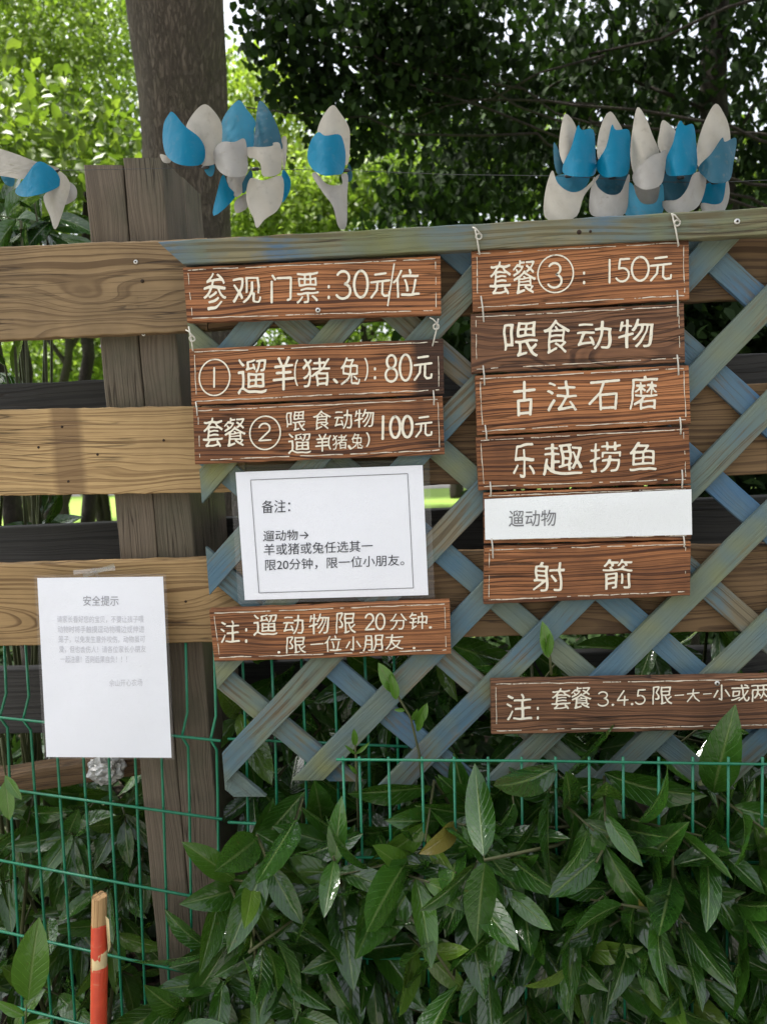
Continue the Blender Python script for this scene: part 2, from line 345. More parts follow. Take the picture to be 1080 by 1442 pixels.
M['laurel'] = laurel_mat('glossy_laurel_leaf', (.007, .031, .004), (.038, .112, .012))
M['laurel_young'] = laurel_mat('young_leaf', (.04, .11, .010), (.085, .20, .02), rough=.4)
def leaf_mat(name, dark, mid, light, trans=.35, rough=.5, spec=.4):
    s = N(name); at = s.n('Attribute', attribute_name='tint').outputs['Fac']
    k = s.ramp(at, [(0., dark), (.5, mid), (1., light)])
    b = s.bsdf(k, rough, None, spec); t = s.n('BsdfTranslucent'); s.set(t.inputs[0], s.mix(1, k, (1.1, 1.25, .6), 'MULTIPLY'))
    mx = s.n('MixShader'); mx.inputs[0].default_value = trans; s.t.links.new(b, mx.inputs[1]); s.t.links.new(t.outputs[0], mx.inputs[2]); return s.done(mx.outputs[0])
M['leaf_bright'] = leaf_mat('bright_green_leaf', (.07, .115, .018), (.16, .23, .036), (.30, .38, .08), .42)
M['leaf_yellow'] = leaf_mat('yellow_green_leaf', (.16, .22, .03), (.26, .34, .05), (.38, .44, .08), .40)
M['leaf_mid'] = leaf_mat('mid_green_leaf', (.05, .085, .013), (.12, .175, .026), (.22, .28, .05), .38)
M['leaf_dark'] = leaf_mat('dark_shade_green_leaf', (.006, .013, .004), (.013, .027, .007), (.032, .062, .014), .25, .75, .12)  # green darkened to carry the backlit shade of the canopy

# ------------------------------------------------------------------ ground
def sheet(name, pts, z, mat):
    return tag(mesh(name, [(x, y, z) for x, y in pts], [tuple(range(len(pts)))], mat), kind='structure')
sheet('ground', [(-150, -60), (150, -60), (150, 250), (-150, 250)], 0, M['lawn'])
sheet('planting_bed', [(-12, -.7), (12, -.7), (12, 3.4), (-12, 3.4)], .004, M['soil'])
sheet('footpath', [(-40, -14), (40, -14), (40, -.72), (-40, -.72)], .006, M['path'])
pts = [(-9, 14.6), (-5.2, 13.8), (-3.0, 13.0), (0, 12.6), (9, 12.0), (30, 11), (30, 13.2), (9, 14.4), (0, 15.0), (-3, 15.6), (-5, 16.6), (-9, 17.6), (-30, 20), (-30, 17)]
sheet('path', pts, .006, M['path'])

# ------------------------------------------------------------------ timber fence
fence = empty('timber_fence', W(540, 900, .05) * 1 - Vector((0, 0, W(540, 900, .05).z)), 'tall timber fence of wide yellow-brown planks on a double post, dark planks behind', 'fence')
# post: four timbers bundled
def post_timber(x0, x1, xb0, xb1, Yf, Yb, top):
    # x at photo y=230 and x at photo y=1400, both on plane Yf
    q = [(x0, top), (x1, top), (xb1, 1560), (xb0, 1560)]
    P = [W(*c, .03) for c in q]; q2 = [(p.x, p.z) for p in P]
    q2[2] = (q2[2][0], 0); q2[3] = (q2[3][0], 0)
    # turned so that the grain runs up: corners in order for a board lying along z
    return q2
for (x0, x1, b0, b1, Yf, Yb, tp, lab) in ((117, 172, 242, 292, .031, .142, 232, None), (172.6, 227, 292.5, 340, .031, .144, 222, None), (118, 170, 243, 291, .146, .262, 225, None), (172, 226, 292.5, 340, .147, .262, 219, None)):
    q2 = post_timber(x0, x1, b0, b1, Yf, Yb, tp)
    TL, TR, BR, BL = q2
    # a board along z: its "left" end is the foot; TL TR BR BL -> (BL, TL, TR, BR)
    o = plank('post_timber', [BL, TL, TR, BR], Yf, Yb, M['post'], fence, n=60, r=.0035, jit=.0012, world=True)
def fplank(q, Yf, Yb, mat, lab=None, name='plank', **k):
    o = plank(name, q, Yf, Yb, mat, fence, n=60, r=.003, jit=.0016, **k)
    if lab: o['label'] = lab
    return o
def screw(parent, px, py, Y, r=.004, ring=True):
    c = W(px, py, Y); vs, fs = tube_geo([c + Vector((0, .001, 0)), c + Vector((0, -.0012, 0)), c + Vector((0, -.0022, 0))], [r, r, r * .7], 12)
    o = mesh('screw', vs, fs, M['screw'], parent, Matrix.Translation(c), True)
    vs, fs = tube_geo([c + Vector((0, -.002, 0)), c + Vector((0, -.0026, 0))], [r * .42, r * .42], 10)
    mesh('recess', vs, fs, M['hole'], o, Matrix.Translation(c), True); return o
def hole(parent, px, py, Y, r=.0022):
    c = W(px, py, Y); vs, fs = tube_geo([c + Vector((0, .001, 0)), c + Vector((0, -.0007, 0))], r, 10); return mesh('nail', vs, fs, M['hole'], parent, Matrix.Translation(c), True)
p1 = fplank([(-170, 354), (292, 335), (292, 465.5), (-170, 487)], 0, .03, M['plank_knot'], 'knotty brown upper front plank', seed=3)
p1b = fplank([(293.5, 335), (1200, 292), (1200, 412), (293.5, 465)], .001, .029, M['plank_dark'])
p2 = fplank([(-170, 580), (345, 571), (345, 693), (-170, 701)], 0, .03, M['plank_stain'], 'yellow middle front plank with a brown stain', seed=5)
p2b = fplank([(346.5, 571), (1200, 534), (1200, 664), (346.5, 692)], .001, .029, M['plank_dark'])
p3 = fplank([(-170, 801), (345, 786), (345, 904), (-170, 913)], 0, .03, M['plank'], 'yellow-brown lower front plank', seed=9)
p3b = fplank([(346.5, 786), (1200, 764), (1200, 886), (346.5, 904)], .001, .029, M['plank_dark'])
screw(p1, 192, 369, 0, .0038); hole(p1, 201, 396, 0, .003)
for c in ((88, 601), (55, 630), (138, 640), (97, 678), (231, 620)): hole(p2, *c, 0, .0022)
hole(p3, 262, 847, 0); screw(p1, 203, 471, .012, .003)
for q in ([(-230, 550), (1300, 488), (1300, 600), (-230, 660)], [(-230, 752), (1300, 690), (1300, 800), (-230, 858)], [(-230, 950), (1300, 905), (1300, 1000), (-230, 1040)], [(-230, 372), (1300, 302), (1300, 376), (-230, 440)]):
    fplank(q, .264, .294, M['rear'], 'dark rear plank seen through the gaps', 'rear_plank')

# ------------------------------------------------------------------ lattice panel
YL = -.0125
lat = empty('lattice_panel', W(700, 1110, -.02), 'blue-green diagonal lattice panel with peeling paint under a long top rail', 'lattice')
rail = plank('top_rail', [(222, 340), (1210, 284.5), (1210, 324), (258, 372)], -.052, -.026, M['rail'], lat, n=70, r=.0025, jit=.0014, seed=2)
screw(rail, 1037, 312, -.052, .0045); hole(rail, 815, 327, -.052, .0035); hole(rail, 831, 326, -.052, .002)
def xz(px, py, Y): p = W(px, py, Y); return np.array((p.x, p.z))
def isect(p, d, a, b):
    e = b - a; t = np.cross(a - p, e) / np.cross(d, e); return p + d * t
def slat_family(anchor_x, tops, slope, hgt, Yf, Yb, sgn, mats):
    L0, L1 = xz(256, 350, Yf), xz(317, 1110, Yf); T0, T1 = xz(222, 352, Yf), xz(1210, 302, Yf)
    B0, B1 = xz(300, 1112, Yf), xz(1210, 1112, Yf); X0, X1 = xz(1190, 300, Yf), xz(1190, 1112, Yf)
    for i, ty in enumerate(tops):
        jb = random.Random(i * 7 + int(sgn)).uniform(-14, 12); B0, B1 = xz(300, 1112 + jb, Yf), xz(1210, 1112 + jb, Yf)
        a = xz(anchor_x, ty, Yf); b = a - np.array((0, hgt)); d = np.array((1, slope))
        ends = []
        for p in (a, b):
            l = isect(p, d, L0, L1); bt = isect(p, d, B0, B1); t = isect(p, d, T0, T1); x = isect(p, d, X0, X1)
            lo, hi = (max(l[0], bt[0]), min(t[0], x[0])) if sgn > 0 else (max(l[0], t[0]), min(bt[0], x[0]))
            ends.append((p + d * ((lo - p[0])), p + d * ((hi - p[0]))))
        (TL, TR), (BL, BR) = ends
        if TR[0] - TL[0] < .005 and BR[0] - BL[0] < .005: continue
        if TR[0] < TL[0]: m = (TL + TR) / 2; TL, TR = m - .002, m + .002
        if BR[0] < BL[0]: m = (BL + BR) / 2; BL, BR = m - .002, m + .002
        plank('slat', [TL, TR, BR, BL], Yf, Yb, mats(i), lat, n=26, r=.0015, jit=.0011, world=True)
s_up = (lambda a, b: (b[1] - a[1]) / (b[0] - a[0]))
sl1 = np.mean([s_up(xz(*a, -.0235), xz(*b, -.0235)) for a, b in (((833, 955), (1080, 716)), ((407, 1114), (580, 927)), ((974, 513), (1080, 404)))])
sl2 = np.mean([s_up(xz(*a, -.012), xz(*b, -.012)) for a, b in (((763, 867), (845, 941)), ((1024, 670), (1076, 712)), ((389, 931), (489, 1018)))])
print('lattice slopes', sl1, sl2)
slat_family(677, [-102, 52, 205, 358, 515, 672, 822, 961, 1106, 1250, 1395], sl1, .0565, -.0235, -.0125, 1, lambda i: M['slat'])
slat_family(1024, [356, 517, 670, 828, 963, 1102, 1245, 1390, 1530, 1660], sl2, .054, -.0120, -.0015, -1, lambda i: M['slat_blue'] if i < 3 or i == 7 else M['slat'])

# ------------------------------------------------------------------ lettering
def font_loops(txt, cache={}):
    if txt in cache: return cache[txt]
    cu = bpy.data.curves.new('tmp', 'FONT'); cu.body = txt; cu.resolution_u = 4
    ob = bpy.data.objects.new('tmp', cu); COL.objects.link(ob); bpy.context.view_layer.update()
    me = ob.to_mesh(); bm = bmesh.new(); bm.from_mesh(me); bmesh.ops.remove_doubles(bm, verts=bm.verts, dist=1e-5)
    nb = {}
    for e in bm.edges:
        if len(e.link_faces) == 1:
            a, b = e.verts[0].index, e.verts[1].index
            nb.setdefault(a, []).append(b); nb.setdefault(b, []).append(a)
    bm.verts.ensure_lookup_table(); seen = set(); loops = []
    for st in nb:
        if st in seen: continue
        lp = [st]; seen.add(st); cur = st
        while True:
            nx = [k for k in nb[cur] if k not in seen]
            if not nx: break
            cur = nx[0]; seen.add(cur); lp.append(cur)
        if len(lp) > 2: loops.append(np.array([bm.verts[k].co[:2] for k in lp]))
    bm.free(); ob.to_mesh_clear(); bpy.data.objects.remove(ob); bpy.data.curves.remove(cu)
    cache[txt] = loops; return loops
def resample(lp, d):
    q = np.vstack([lp, lp[:1]]); s = np.r_[0, np.cumsum(np.hypot(*np.diff(q, axis=0).T))]
    n = max(8, int(s[-1] / d)); t = np.linspace(0, s[-1], n, endpoint=False)
    return np.c_[np.interp(t, s, q[:, 0]), np.interp(t, s, q[:, 1])]
def fill_loops(loops, offset=0):
    """filled triangles of nested outlines (2D)"""
    cu = bpy.data.curves.new('tmp', 'CURVE'); cu.dimensions = '2D'; cu.fill_mode = 'BOTH'; cu.offset = offset
    for lp in loops:
        s = cu.splines.new('POLY'); s.points.add(len(lp) - 1); s.use_cyclic_u = True
        for p, c in zip(s.points, lp): p.co = (c[0], c[1], 0, 1)
    ob = bpy.data.objects.new('tmp', cu); COL.objects.link(ob); bpy.context.view_layer.update()
    me = ob.to_mesh(); V = np.array([v.co[:2] for v in me.vertices]) if len(me.vertices) else np.zeros((0, 2)); Fc = [tuple(p.vertices) for p in me.polygons]
    ob.to_mesh_clear(); bpy.data.objects.remove(ob); bpy.data.curves.remove(cu); return V, Fc
def area(lp): x, y = lp[:, 0], lp[:, 1]; return .5 * np.sum(x * np.roll(y, -1) - np.roll(x, -1) * y)
def inside(p, lp):
    x, y = lp[:, 0], lp[:, 1]; x2, y2 = np.roll(x, -1), np.roll(y, -1)
    with np.errstate(divide='ignore', invalid='ignore'): c = ((y > p[1]) != (y2 > p[1])) & (p[0] < (x2 - x) * (p[1] - y) / (y2 - y) + x)
    return c.sum() % 2 == 1
def font_text(txt, hand=True, bold=.016):
    lps = font_loops(txt)
    if not hand: return fill_loops([lp if (area(lp) > 0) == (sum(inside(lp[0], o) for m, o in enumerate(lps) if m != k) % 2 == 0) else lp[::-1] for k, lp in enumerate(lps)])
    # brush look: rasterise the outline, soften it and contour it again, so corners and stroke ends turn round
    allp = np.concatenate(lps); lo = allp.min(0) - .05; hi = allp.max(0) + .05; h = 1 / 96; ss = 3
    nx, ny = (np.ceil((hi - lo) / h)).astype(int); g = np.zeros((ny * ss, nx * ss)); xs_ = lo[0] + (np.arange(nx * ss) + .5) * h / ss
    for r in range(ny * ss):
        y = lo[1] + (r + .5) * h / ss; cr = []
        for lp in lps:
            q = np.roll(lp, -1, 0); m = (lp[:, 1] > y) != (q[:, 1] > y)
            a, b = lp[m], q[m]; cr += list(a[:, 0] + (y - a[:, 1]) / (b[:, 1] - a[:, 1]) * (b[:, 0] - a[:, 0]))
        if cr: g[r] = (np.searchsorted(np.sort(cr), xs_) % 2)
    g = g.reshape(ny, ss, nx, ss).mean((1, 3))
    for _ in range(3):
        for ax in (0, 1): g = (np.roll(g, 1, ax) + 2 * g + np.roll(g, -1, ax)) / 4
    iso = .5 - bold * 3; V, Fc, key = [], [], {}
    def vert(k, p):
        if k not in key: key[k] = len(V); V.append(p)
        return key[k]
    for jy in range(ny - 1):
        row = np.where((np.maximum.reduce([g[jy, :-1], g[jy, 1:], g[jy + 1, :-1], g[jy + 1, 1:]]) > iso))[0]
        for ix in row:
            cs = ((ix, jy), (ix + 1, jy), (ix + 1, jy + 1), (ix, jy + 1)); vals = [g[c[1], c[0]] for c in cs]; poly = []
            for k in range(4):
                a, b = cs[k], cs[(k + 1) % 4]; va, vb = vals[k], vals[(k + 1) % 4]
                if va > iso: poly.append(vert(a, (a[0], a[1])))
                if (va > iso) != (vb > iso):
                    t = (iso - va) / (vb - va); kk = (min(a, b), max(a, b)); poly.append(vert(kk, (a[0] + (b[0] - a[0]) * t, a[1] + (b[1] - a[1]) * t)))
            if len(set(poly)) > 2: Fc.append(tuple(dict.fromkeys(poly)))
    V = lo + np.array(V) * h; sd = ord(txt[0]) % 17
    V = V + np.array([[mnoise.noise(Vector((p[0] * 3.1, p[1] * 3.1, sd))), mnoise.noise(Vector((p[0] * 3.1, p[1] * 3.1, sd + 7.7)))] for p in V]) * .045
    return V, Fc
A = lambda cx, cy, rx, ry, a0, a1, n=14: [(cx + rx * math.cos(math.radians(a0 + (a1 - a0) * k / n)), cy + ry * math.sin(math.radians(a0 + (a1 - a0) * k / n))) for k in range(n + 1)]
STROKES = {   # brush strokes in a unit box, y up
 '0': [A(.5, .5, .46, .48, 100, 455, 24)], '1': [[(.5, 1), (.46, 0)]],
 '2': [A(.48, .70, .42, .29, 165, -30, 12) + [(.05, .03), (.98, .05)]],
 '3': [A(.42, .75, .42, .24, 150, -75, 10) + A(.42, .27, .5, .27, 80, -150, 12)],
 '4': [[(.62, 1), (.04, .34), (.98, .36)], [(.70, .62), (.66, 0)]],
 '5': [[(.92, .98), (.25, .97), (.16, .56)] + A(.40, .31, .5, .29, 105, -150, 12)],
 '8': [A(.5, .74, .36, .24, 60, 270, 10) + A(.5, .25, .46, .25, 90, -270, 16) + A(.5, .74, .36, .24, -90, 60, 10)],
 '元': [[(.24, .93), (.78, .97)], [(.02, .62), (.98, .68)], [(.36, .62), (.32, .30), (.04, .02)], [(.62, .64), (.60, .16), (.72, .06), (.96, .08), (.98, .22)]],
 '一': [[(0, .45), (1, .55)]], '(': [A(1.0, .5, .85, .5, 122, 238, 12)], ')': [A(0, .5, .85, .5, 58, -58, 12)], '/': [[(1, 1), (0, 0)]],
 ':': [[(.5, .95), (.5, .85)], [(.5, .12), (.5, .02)]], '.': [[(.4, .5), (.6, .5)]], '、': [[(.1, .9), (.9, .1)]], 'o': [A(.5, .5, .5, .5, 95, 460, 30)],
 '古': [[(.0, .72), (1, .76)], [(.5, 1), (.5, .45)], [(.2, .44), (.22, .02)], [(.2, .44), (.84, .47), (.80, .03)], [(.22, .06), (.80, .08)]],
 '石': [[(.05, .92), (1, .97)], [(.48, .92), (.36, .58), (.0, .22)], [(.36, .50), (.38, .02)], [(.36, .50), (.92, .53), (.88, .03)], [(.38, .06), (.88, .07)]],
 '羊': [[(.26, .98), (.38, .80)], [(.76, 1), (.62, .80)], [(.08, .72), (.94, .76)], [(.16, .52), (.86, .54)], [(0, .30), (1, .34)], [(.5, .74), (.5, 0)]],
 '小': [[(.5, 1), (.5, .06), (.36, .14)], [(.26, .66), (.04, .26)], [(.74, .68), (.98, .30)]],
 '大': [[(.04, .66), (.98, .72)], [(.52, 1), (.44, .52), (.02, .02)], [(.50, .62), (.68, .28), (1, .02)]],
 '门': [[(.10, .98), (.22, .84)], [(.06, .76), (.06, 0)], [(.34, .88), (.96, .88), (.94, .10), (.82, .06)]],
}
def stroke_geo(ch, wx, wy, vs, fs, mapf):
    """brush strokes as flat ribbons with round ends; mapf takes unit coordinates to the world; wx, wy: half width in unit coordinates"""
    for si, st in enumerate(STROKES[ch]):
        st = [np.array(p) for p in st]
        q = [st[0]]
        for a, b in zip(st[:-1], st[1:]):
            n = max(1, int(np.hypot(*((b - a) / np.array((wx, wy)))) / 1.2))
            q += [a + (b - a) * (k + 1) / n for k in range(n)]
        S = np.array((wx, wy)); q = [p / S for p in q]
        b0 = len(vs); m = len(q)
        def add(p, si=si): vs.append(mapf(*(p * S)) + Vector((0, -.000015 * si, 0)))
        ring_l, ring_r = [], []
        for i, p in enumerate(q):
            t = q[min(i + 1, m - 1)] - q[max(i - 1, 0)]; t = t / (np.hypot(*t) + 1e-9); nn = np.array((-t[1], t[0]))
            h = .95 + .22 * mnoise.noise(Vector((p[0] * .5, p[1] * .5, ord(ch) % 97)))
            ring_l.append(p + nn * h); ring_r.append(p - nn * h)
            if i == 0: cap0 = [p + (nn * math.cos(a) - t * math.sin(a)) * h for a in np.linspace(0, math.pi, 7)[1:-1]]
            if i == m - 1: cap1 = [p + (-nn * math.cos(a) + t * math.sin(a)) * h for a in np.linspace(0, math.pi, 7)[1:-1]]
        for l, r_ in zip(ring_l, ring_r): add(l); add(r_)
        for i in range(m - 1): fs.append((b0 + 2 * i, b0 + 2 * i + 1, b0 + 2 * i + 3, b0 + 2 * i + 2))
        k0 = len(vs)
        for p in cap0: add(p)
        fs.append(tuple([b0] + list(range(k0, k0 + 5)) + [b0 + 1])[::-1])
        k1 = len(vs)
        for p in cap1: add(p)
        fs.append(tuple([b0 + 2 * m - 1] + list(range(k1, k1 + 5)) + [b0 + 2 * m - 2])[::-1])
def lettering(name, items, Y, mat, parent, hand=True, bold=.006, slope=-.038, pw=2.2):
    """items: (text, x0, y0, x1, y1[, slope]) boxes in photo pixels"""
    vs, fs = [], []; lay = 0
    for it in items:
        txt, x0, y0, x1, y1 = it[:5]; sp = it[5] if len(it) > 5 else slope
        lay += 1; Yk = Y - .00004 * (lay % 3)
        cx = (x0 + x1) / 2; w_, h_ = x1 - x0, y1 - y0
        mapf = lambda u, v, x0=x0, y1=y1, w_=w_, h_=h_, cx=cx, sp=sp, Yk=Yk: W(x0 + u * w_, y1 - v * h_ + (x0 + u * w_ - cx) * sp, Yk)
        if hand and all(ch in STROKES for ch in txt):
            n = len(txt); cell = 1 / n; pk = 1.05 if txt in ('o', '(', ')', '/') else pw * .8 if txt in '.:、' else min(pw, .036 * max(h_, w_ * .9) + .35)
            for i, ch in enumerate(txt):
                g = .88 if n > 1 else 1
                stroke_geo(ch, pk / (w_ * cell * g), pk / h_, vs, fs, lambda u, v, i=i, g=g: mapf((i + (1 - g) / 2 + u * g) * cell, v))
            continue
        V, Fc = font_text(txt, hand, bold); b0 = len(vs)
        lo, hi = V.min(0), V.max(0)
        for p in V:
            u = (p - lo) / np.maximum(hi - lo, 1e-6); vs.append(mapf(u[0], u[1]))
        fs += [tuple(b0 + k for k in f) for f in Fc]
    o = mesh(name, vs, fs, mat, parent, Matrix.Translation(vs[0]))
    bm = bmesh.new(); bm.from_mesh(o.data)
    for f in bm.faces:
        f.normal_update()
        if f.normal.y > 0: f.normal_flip()
    bm.to_mesh(o.data); bm.free()
    return o
def ribbon_line(p, q, wd, Y, vs, fs, dash=0, seed=0):
    """a worn painted line from pixel p to q"""
    p, q = np.array(p, float), np.array(q, float); L = np.hypot(*(q - p)); n = max(2, int(L / 5)); d = (q - p) / L; nn = np.array((-d[1], d[0]))
    pr = None
    for i in range(n + 1):
        c = p + (q - p) * i / n; nz = mnoise.noise(Vector((c[0] * .06 + seed, c[1] * .06, 2)))
        h = wd * (.55 + .5 * mnoise.noise(Vector((c[0] * .13, c[1] * .13, seed + 4)))) ; c = c + nn * nz * 1.0
        on = mnoise.noise(Vector((c[0] * .09 + 31, c[1] * .09, seed))) > -.42 + dash and h > .12
        if on:
            a, b = len(vs), len(vs) + 1; vs += [W(*(c + nn * h), Y), W(*(c - nn * h), Y)]
            if pr is not None: fs.append((pr[0], pr[1], b, a))
            pr = (a, b)
        else: pr = None
def border(q, Y, parent, ins=(7, 6), wd=1.05, seed=0, right=True):
    TL, TR, BR, BL = [np.array(c, float) for c in q]; ix, iy = ins
    a = TL + (ix, iy * .75); b = TR + (-ix if right else 0, iy * .75); c = BR + (-ix if right else 0, -iy); d = BL + (ix, -iy); vs, fs = [], []
    ribbon_line(a, b, wd, Y, vs, fs, 0, seed)
    if right: ribbon_line(b + (0, 4), c - (0, 4), wd * .8, Y - .00001, vs, fs, .1, seed + 1)
    ribbon_line(c, d, wd, Y, vs, fs, .05, seed + 2); ribbon_line(d - (0, 4), a + (0, 4), wd * .8, Y - .00001, vs, fs, .1, seed + 3)
    return mesh('border_line', vs, fs, M['chalk'], parent, Matrix.Translation(vs[0]))
def hang(parent, p, q, Y, loop=None):
    P = [W(p[0], p[1], Y - .001), W((p[0] + q[0]) / 2 + .6, (p[1] + q[1]) / 2, Y - .0035), W(q[0], q[1], Y - .001)]
    vs, fs = tube_geo([P[0] + Vector((0, .004, 0))] + P + [P[2] + Vector((0, .004, 0))], .0012, 6)
    if loop:
        c = W(*loop, Y - .004); tube_geo([c + Vector((.0042 * math.cos(a), -.001 * math.sin(3 * a), .0042 * math.sin(a))) for a in np.linspace(0, 6.3, 12)], .0013, 6, vs, fs)
        tube_geo([c + Vector((.003, -.001, .003)), c + Vector((-.004, -.002, .011)), c + Vector((-.009, 0, .014))], .0011, 6, vs, fs)
    return mesh('hanging_wire', vs, fs, M['wire_white'], parent, Matrix.Translation(P[0]), True)
SIGN_G = 'brown wooden price signs hung on the lattice'
def sign(q, label, items, mat='sign', Yf=-.044, Yb=-.027, wires=(), seed=0, cut=False, pw=2.2, ins=(7, 6), screws=()):
    c = W((q[2][0] + q[3][0]) / 2, (q[2][1] + q[3][1]) / 2, (Yf + Yb) / 2)
    root = empty('wooden_sign', c, label, 'sign', SIGN_G)
    plank('board', q, Yf, Yb, M[mat], root, n=40, r=.0022, jit=.0011, seed=seed * 13.7)
    for it in ([items] if items and isinstance(items[0], tuple) else items): lettering('lettering', it, Yf - .0010, M['lettering'], root, pw=pw)
    border(q, Yf - .0009, root, ins=ins, seed=seed * 3.1, right=not cut)
    for wv in wires: hang(root, *wv[:2], wv[3] if len(wv) > 3 else Yf - .001, wv[2] if len(wv) > 2 else None)
    for s_ in screws: screw(root, *s_, Yf, .0042)
    return root
sign([(258, 376), (620, 360), (621, 443), (264, 454)], 'brown wooden sign with 30 yuan entry price, directly under the rail', [
    ('参', 287, 384, 319, 437), ('观', 328, 390, 368, 427), ('门', 381, 387, 411, 425), ('票', 418, 383, 449, 427), (':', 461, 402, 465, 420), ('30', 473, 381, 520, 420), ('元', 522, 384, 549, 419), ('/', 546, 372, 555, 430), ('位', 553, 379, 591, 419)],
    seed=1, screws=((448, 437),))
sign([(267, 491), (624, 477), (625, 555), (270, 571)], 'brown wooden sign with circled 1 and 80 yuan, right end scorched dark', [
    ('o', 281, 506, 324, 557), ('1', 300, 518, 304, 545), ('遛', 335, 505, 376, 555), ('羊', 386, 504, 413, 548), ('(', 414, 504, 423, 546), ('猪', 426, 504, 465, 545), ('、', 470, 534, 475, 539), ('兔', 480, 503, 507, 542), (')', 510, 502, 519, 538), (':', 526, 518, 530, 533), ('80', 541, 499, 581, 537), ('元', 583, 501, 608, 535)],
    mat='sign_scorched', seed=2, wires=(((266, 460), (272, 494), (271, 477)), ((617, 449), (609, 487), (614, 460))))
sign([(272, 574), (623, 558), (626, 640), (275, 654)], 'brown wooden sign with circled 2, two small text lines and 100 yuan', [
    ('套', 286, 588, 314, 630), ('餐', 316, 588, 346, 629), ('o', 352, 586, 395, 633), ('2', 364, 596, 382, 621), ('喂', 403, 579, 430, 607), ('食', 441, 578, 466, 605), ('动', 471, 577, 496, 604), ('物', 499, 576, 527, 602), ('遛', 406, 610, 438, 639), ('羊', 445, 612, 463, 635), ('(', 462, 612, 468, 634), ('猪', 468, 612, 489, 633), ('、', 491, 628, 494, 632), ('兔', 495, 610, 511, 632), (')', 513, 608, 521, 630), ('100', 531, 586, 582, 617), ('元', 585, 586, 608, 615)],
    mat='sign', seed=3, pw=2.2, wires=(((276, 566), (278, 585)), ((610, 550), (611, 570))))
sign([(295, 859), (633, 846), (635, 921), (302, 932)], 'brown wooden note sign with two painted lines, just below the framed paper note', [
    ('注', 311, 874, 338, 905), (':', 345, 885, 349, 904), ('遛', 357, 865, 391, 895), ('动', 399, 866, 428, 893), ('物', 435, 864, 464, 893), ('限', 473, 862, 501, 892), ('20', 513, 864, 543, 887), ('分', 549, 864, 573, 887), ('钟', 576, 862, 602, 886), ('.', 604, 882, 608, 885), ('.', 391, 917, 395, 920), ('限', 403, 896, 431, 920), ('一', 438, 904, 455, 910), ('位', 457, 895, 481, 918), ('小', 487, 897, 508, 917), ('朋', 511, 894, 540, 917), ('友', 543, 893, 568, 915), ('.', 581, 911, 585, 914)],
    seed=4, pw=2.1)
sign([(664, 353), (969, 337), (970, 422), (666, 439)], 'brown wooden sign with circled 3 and 150 yuan, topmost of the right stack', [[
    ('套', 689, 368, 719, 415), ('餐', 722, 366, 754, 414), ('o', 757, 359, 807, 412), ('3', 772, 370, 792, 405), (':', 820, 383, 824, 399)], [('1', 856, 366, 860, 398), ('5', 868, 364, 887, 397), ('0', 888, 361, 914, 396), ('元', 915, 361, 945, 395)]],
    seed=5, wires=(((668, 320), (675, 358), (674, 333), -.0535), ((946, 302), (955, 346), (953, 314), -.0535)))
sign([(663, 442), (962, 427), (964, 510), (664, 526)], 'dark grained wooden sign with four painted characters, second in the right stack', [
    ('喂', 708, 453, 757, 503), ('食', 765, 450, 802, 498), ('动', 812, 452, 861, 492), ('物', 870, 449, 920, 490)], mat='sign_dark', seed=6, pw=2.5, wires=(((677, 417), (681, 453)), ((953, 409), (954, 445))))
sign([(669, 529), (969, 514), (972, 597), (672, 613)], 'brown wooden sign about old stone milling, third in the right stack', [
    ('古', 724, 538, 752, 585), ('法', 770, 536, 812, 579), ('石', 830, 535, 871, 577), ('磨', 886, 529, 926, 577)], seed=7, pw=2.5, wires=(((680, 515), (682, 542)), ((953, 500), (955, 528))))
sign([(670, 616), (969, 600), (972, 681), (674, 691)], 'brown wooden sign about fishing fun, directly above the white paper strip', [
    ('乐', 722, 624, 753, 673), ('趣', 764, 624, 820, 669), ('捞', 830, 622, 874, 665), ('鱼', 886, 622, 924, 663)], seed=8, pw=2.5, wires=(((683, 599), (685, 619)), ((957, 588), (958, 611))))
sign([(681, 694), (972, 684), (973, 760), (682, 766)], 'brown wooden sign almost wholly covered by the white paper strip', [], seed=9, wires=(((690, 679), (691, 699)), ((960, 662), (960, 687))))
sign([(682, 770), (972, 762), (971, 839), (681, 851)], 'orange-brown wooden sign about archery, lowest of the right stack', [
    [('射', 750, 791, 795, 833)], [('箭', 848, 787, 890, 830)]], seed=10, pw=2.5, wires=(((692, 758), (694, 786)), ((962, 755), (963, 770))))
sign([(691, 959), (1230, 949), (1230, 1023), (692, 1035)], 'long dark brown wooden note sign above the laurel leaves, cut by the right edge', [
    [('注', 713, 977, 749, 1014), (':', 755, 996, 759, 1012)], [('套', 776, 969, 803, 999), ('餐', 804, 967, 832, 998), ('3', 842, 974, 857, 994), ('.', 861, 991, 864, 994), ('4', 868, 973, 884, 993), ('.', 888, 990, 891, 993), ('5', 895, 971, 909, 992), ('限', 918, 966, 946, 992), ('一', 950, 977, 962, 981), ('大', 967, 971, 984, 988), ('一', 990, 975, 1001, 979), ('小', 1004, 965, 1027, 987), ('或', 1029, 964, 1055, 988), ('两', 1057, 964, 1085, 988)]],
    mat='sign_dark', seed=11, cut=True, pw=2.0, screws=((1009, 962),))

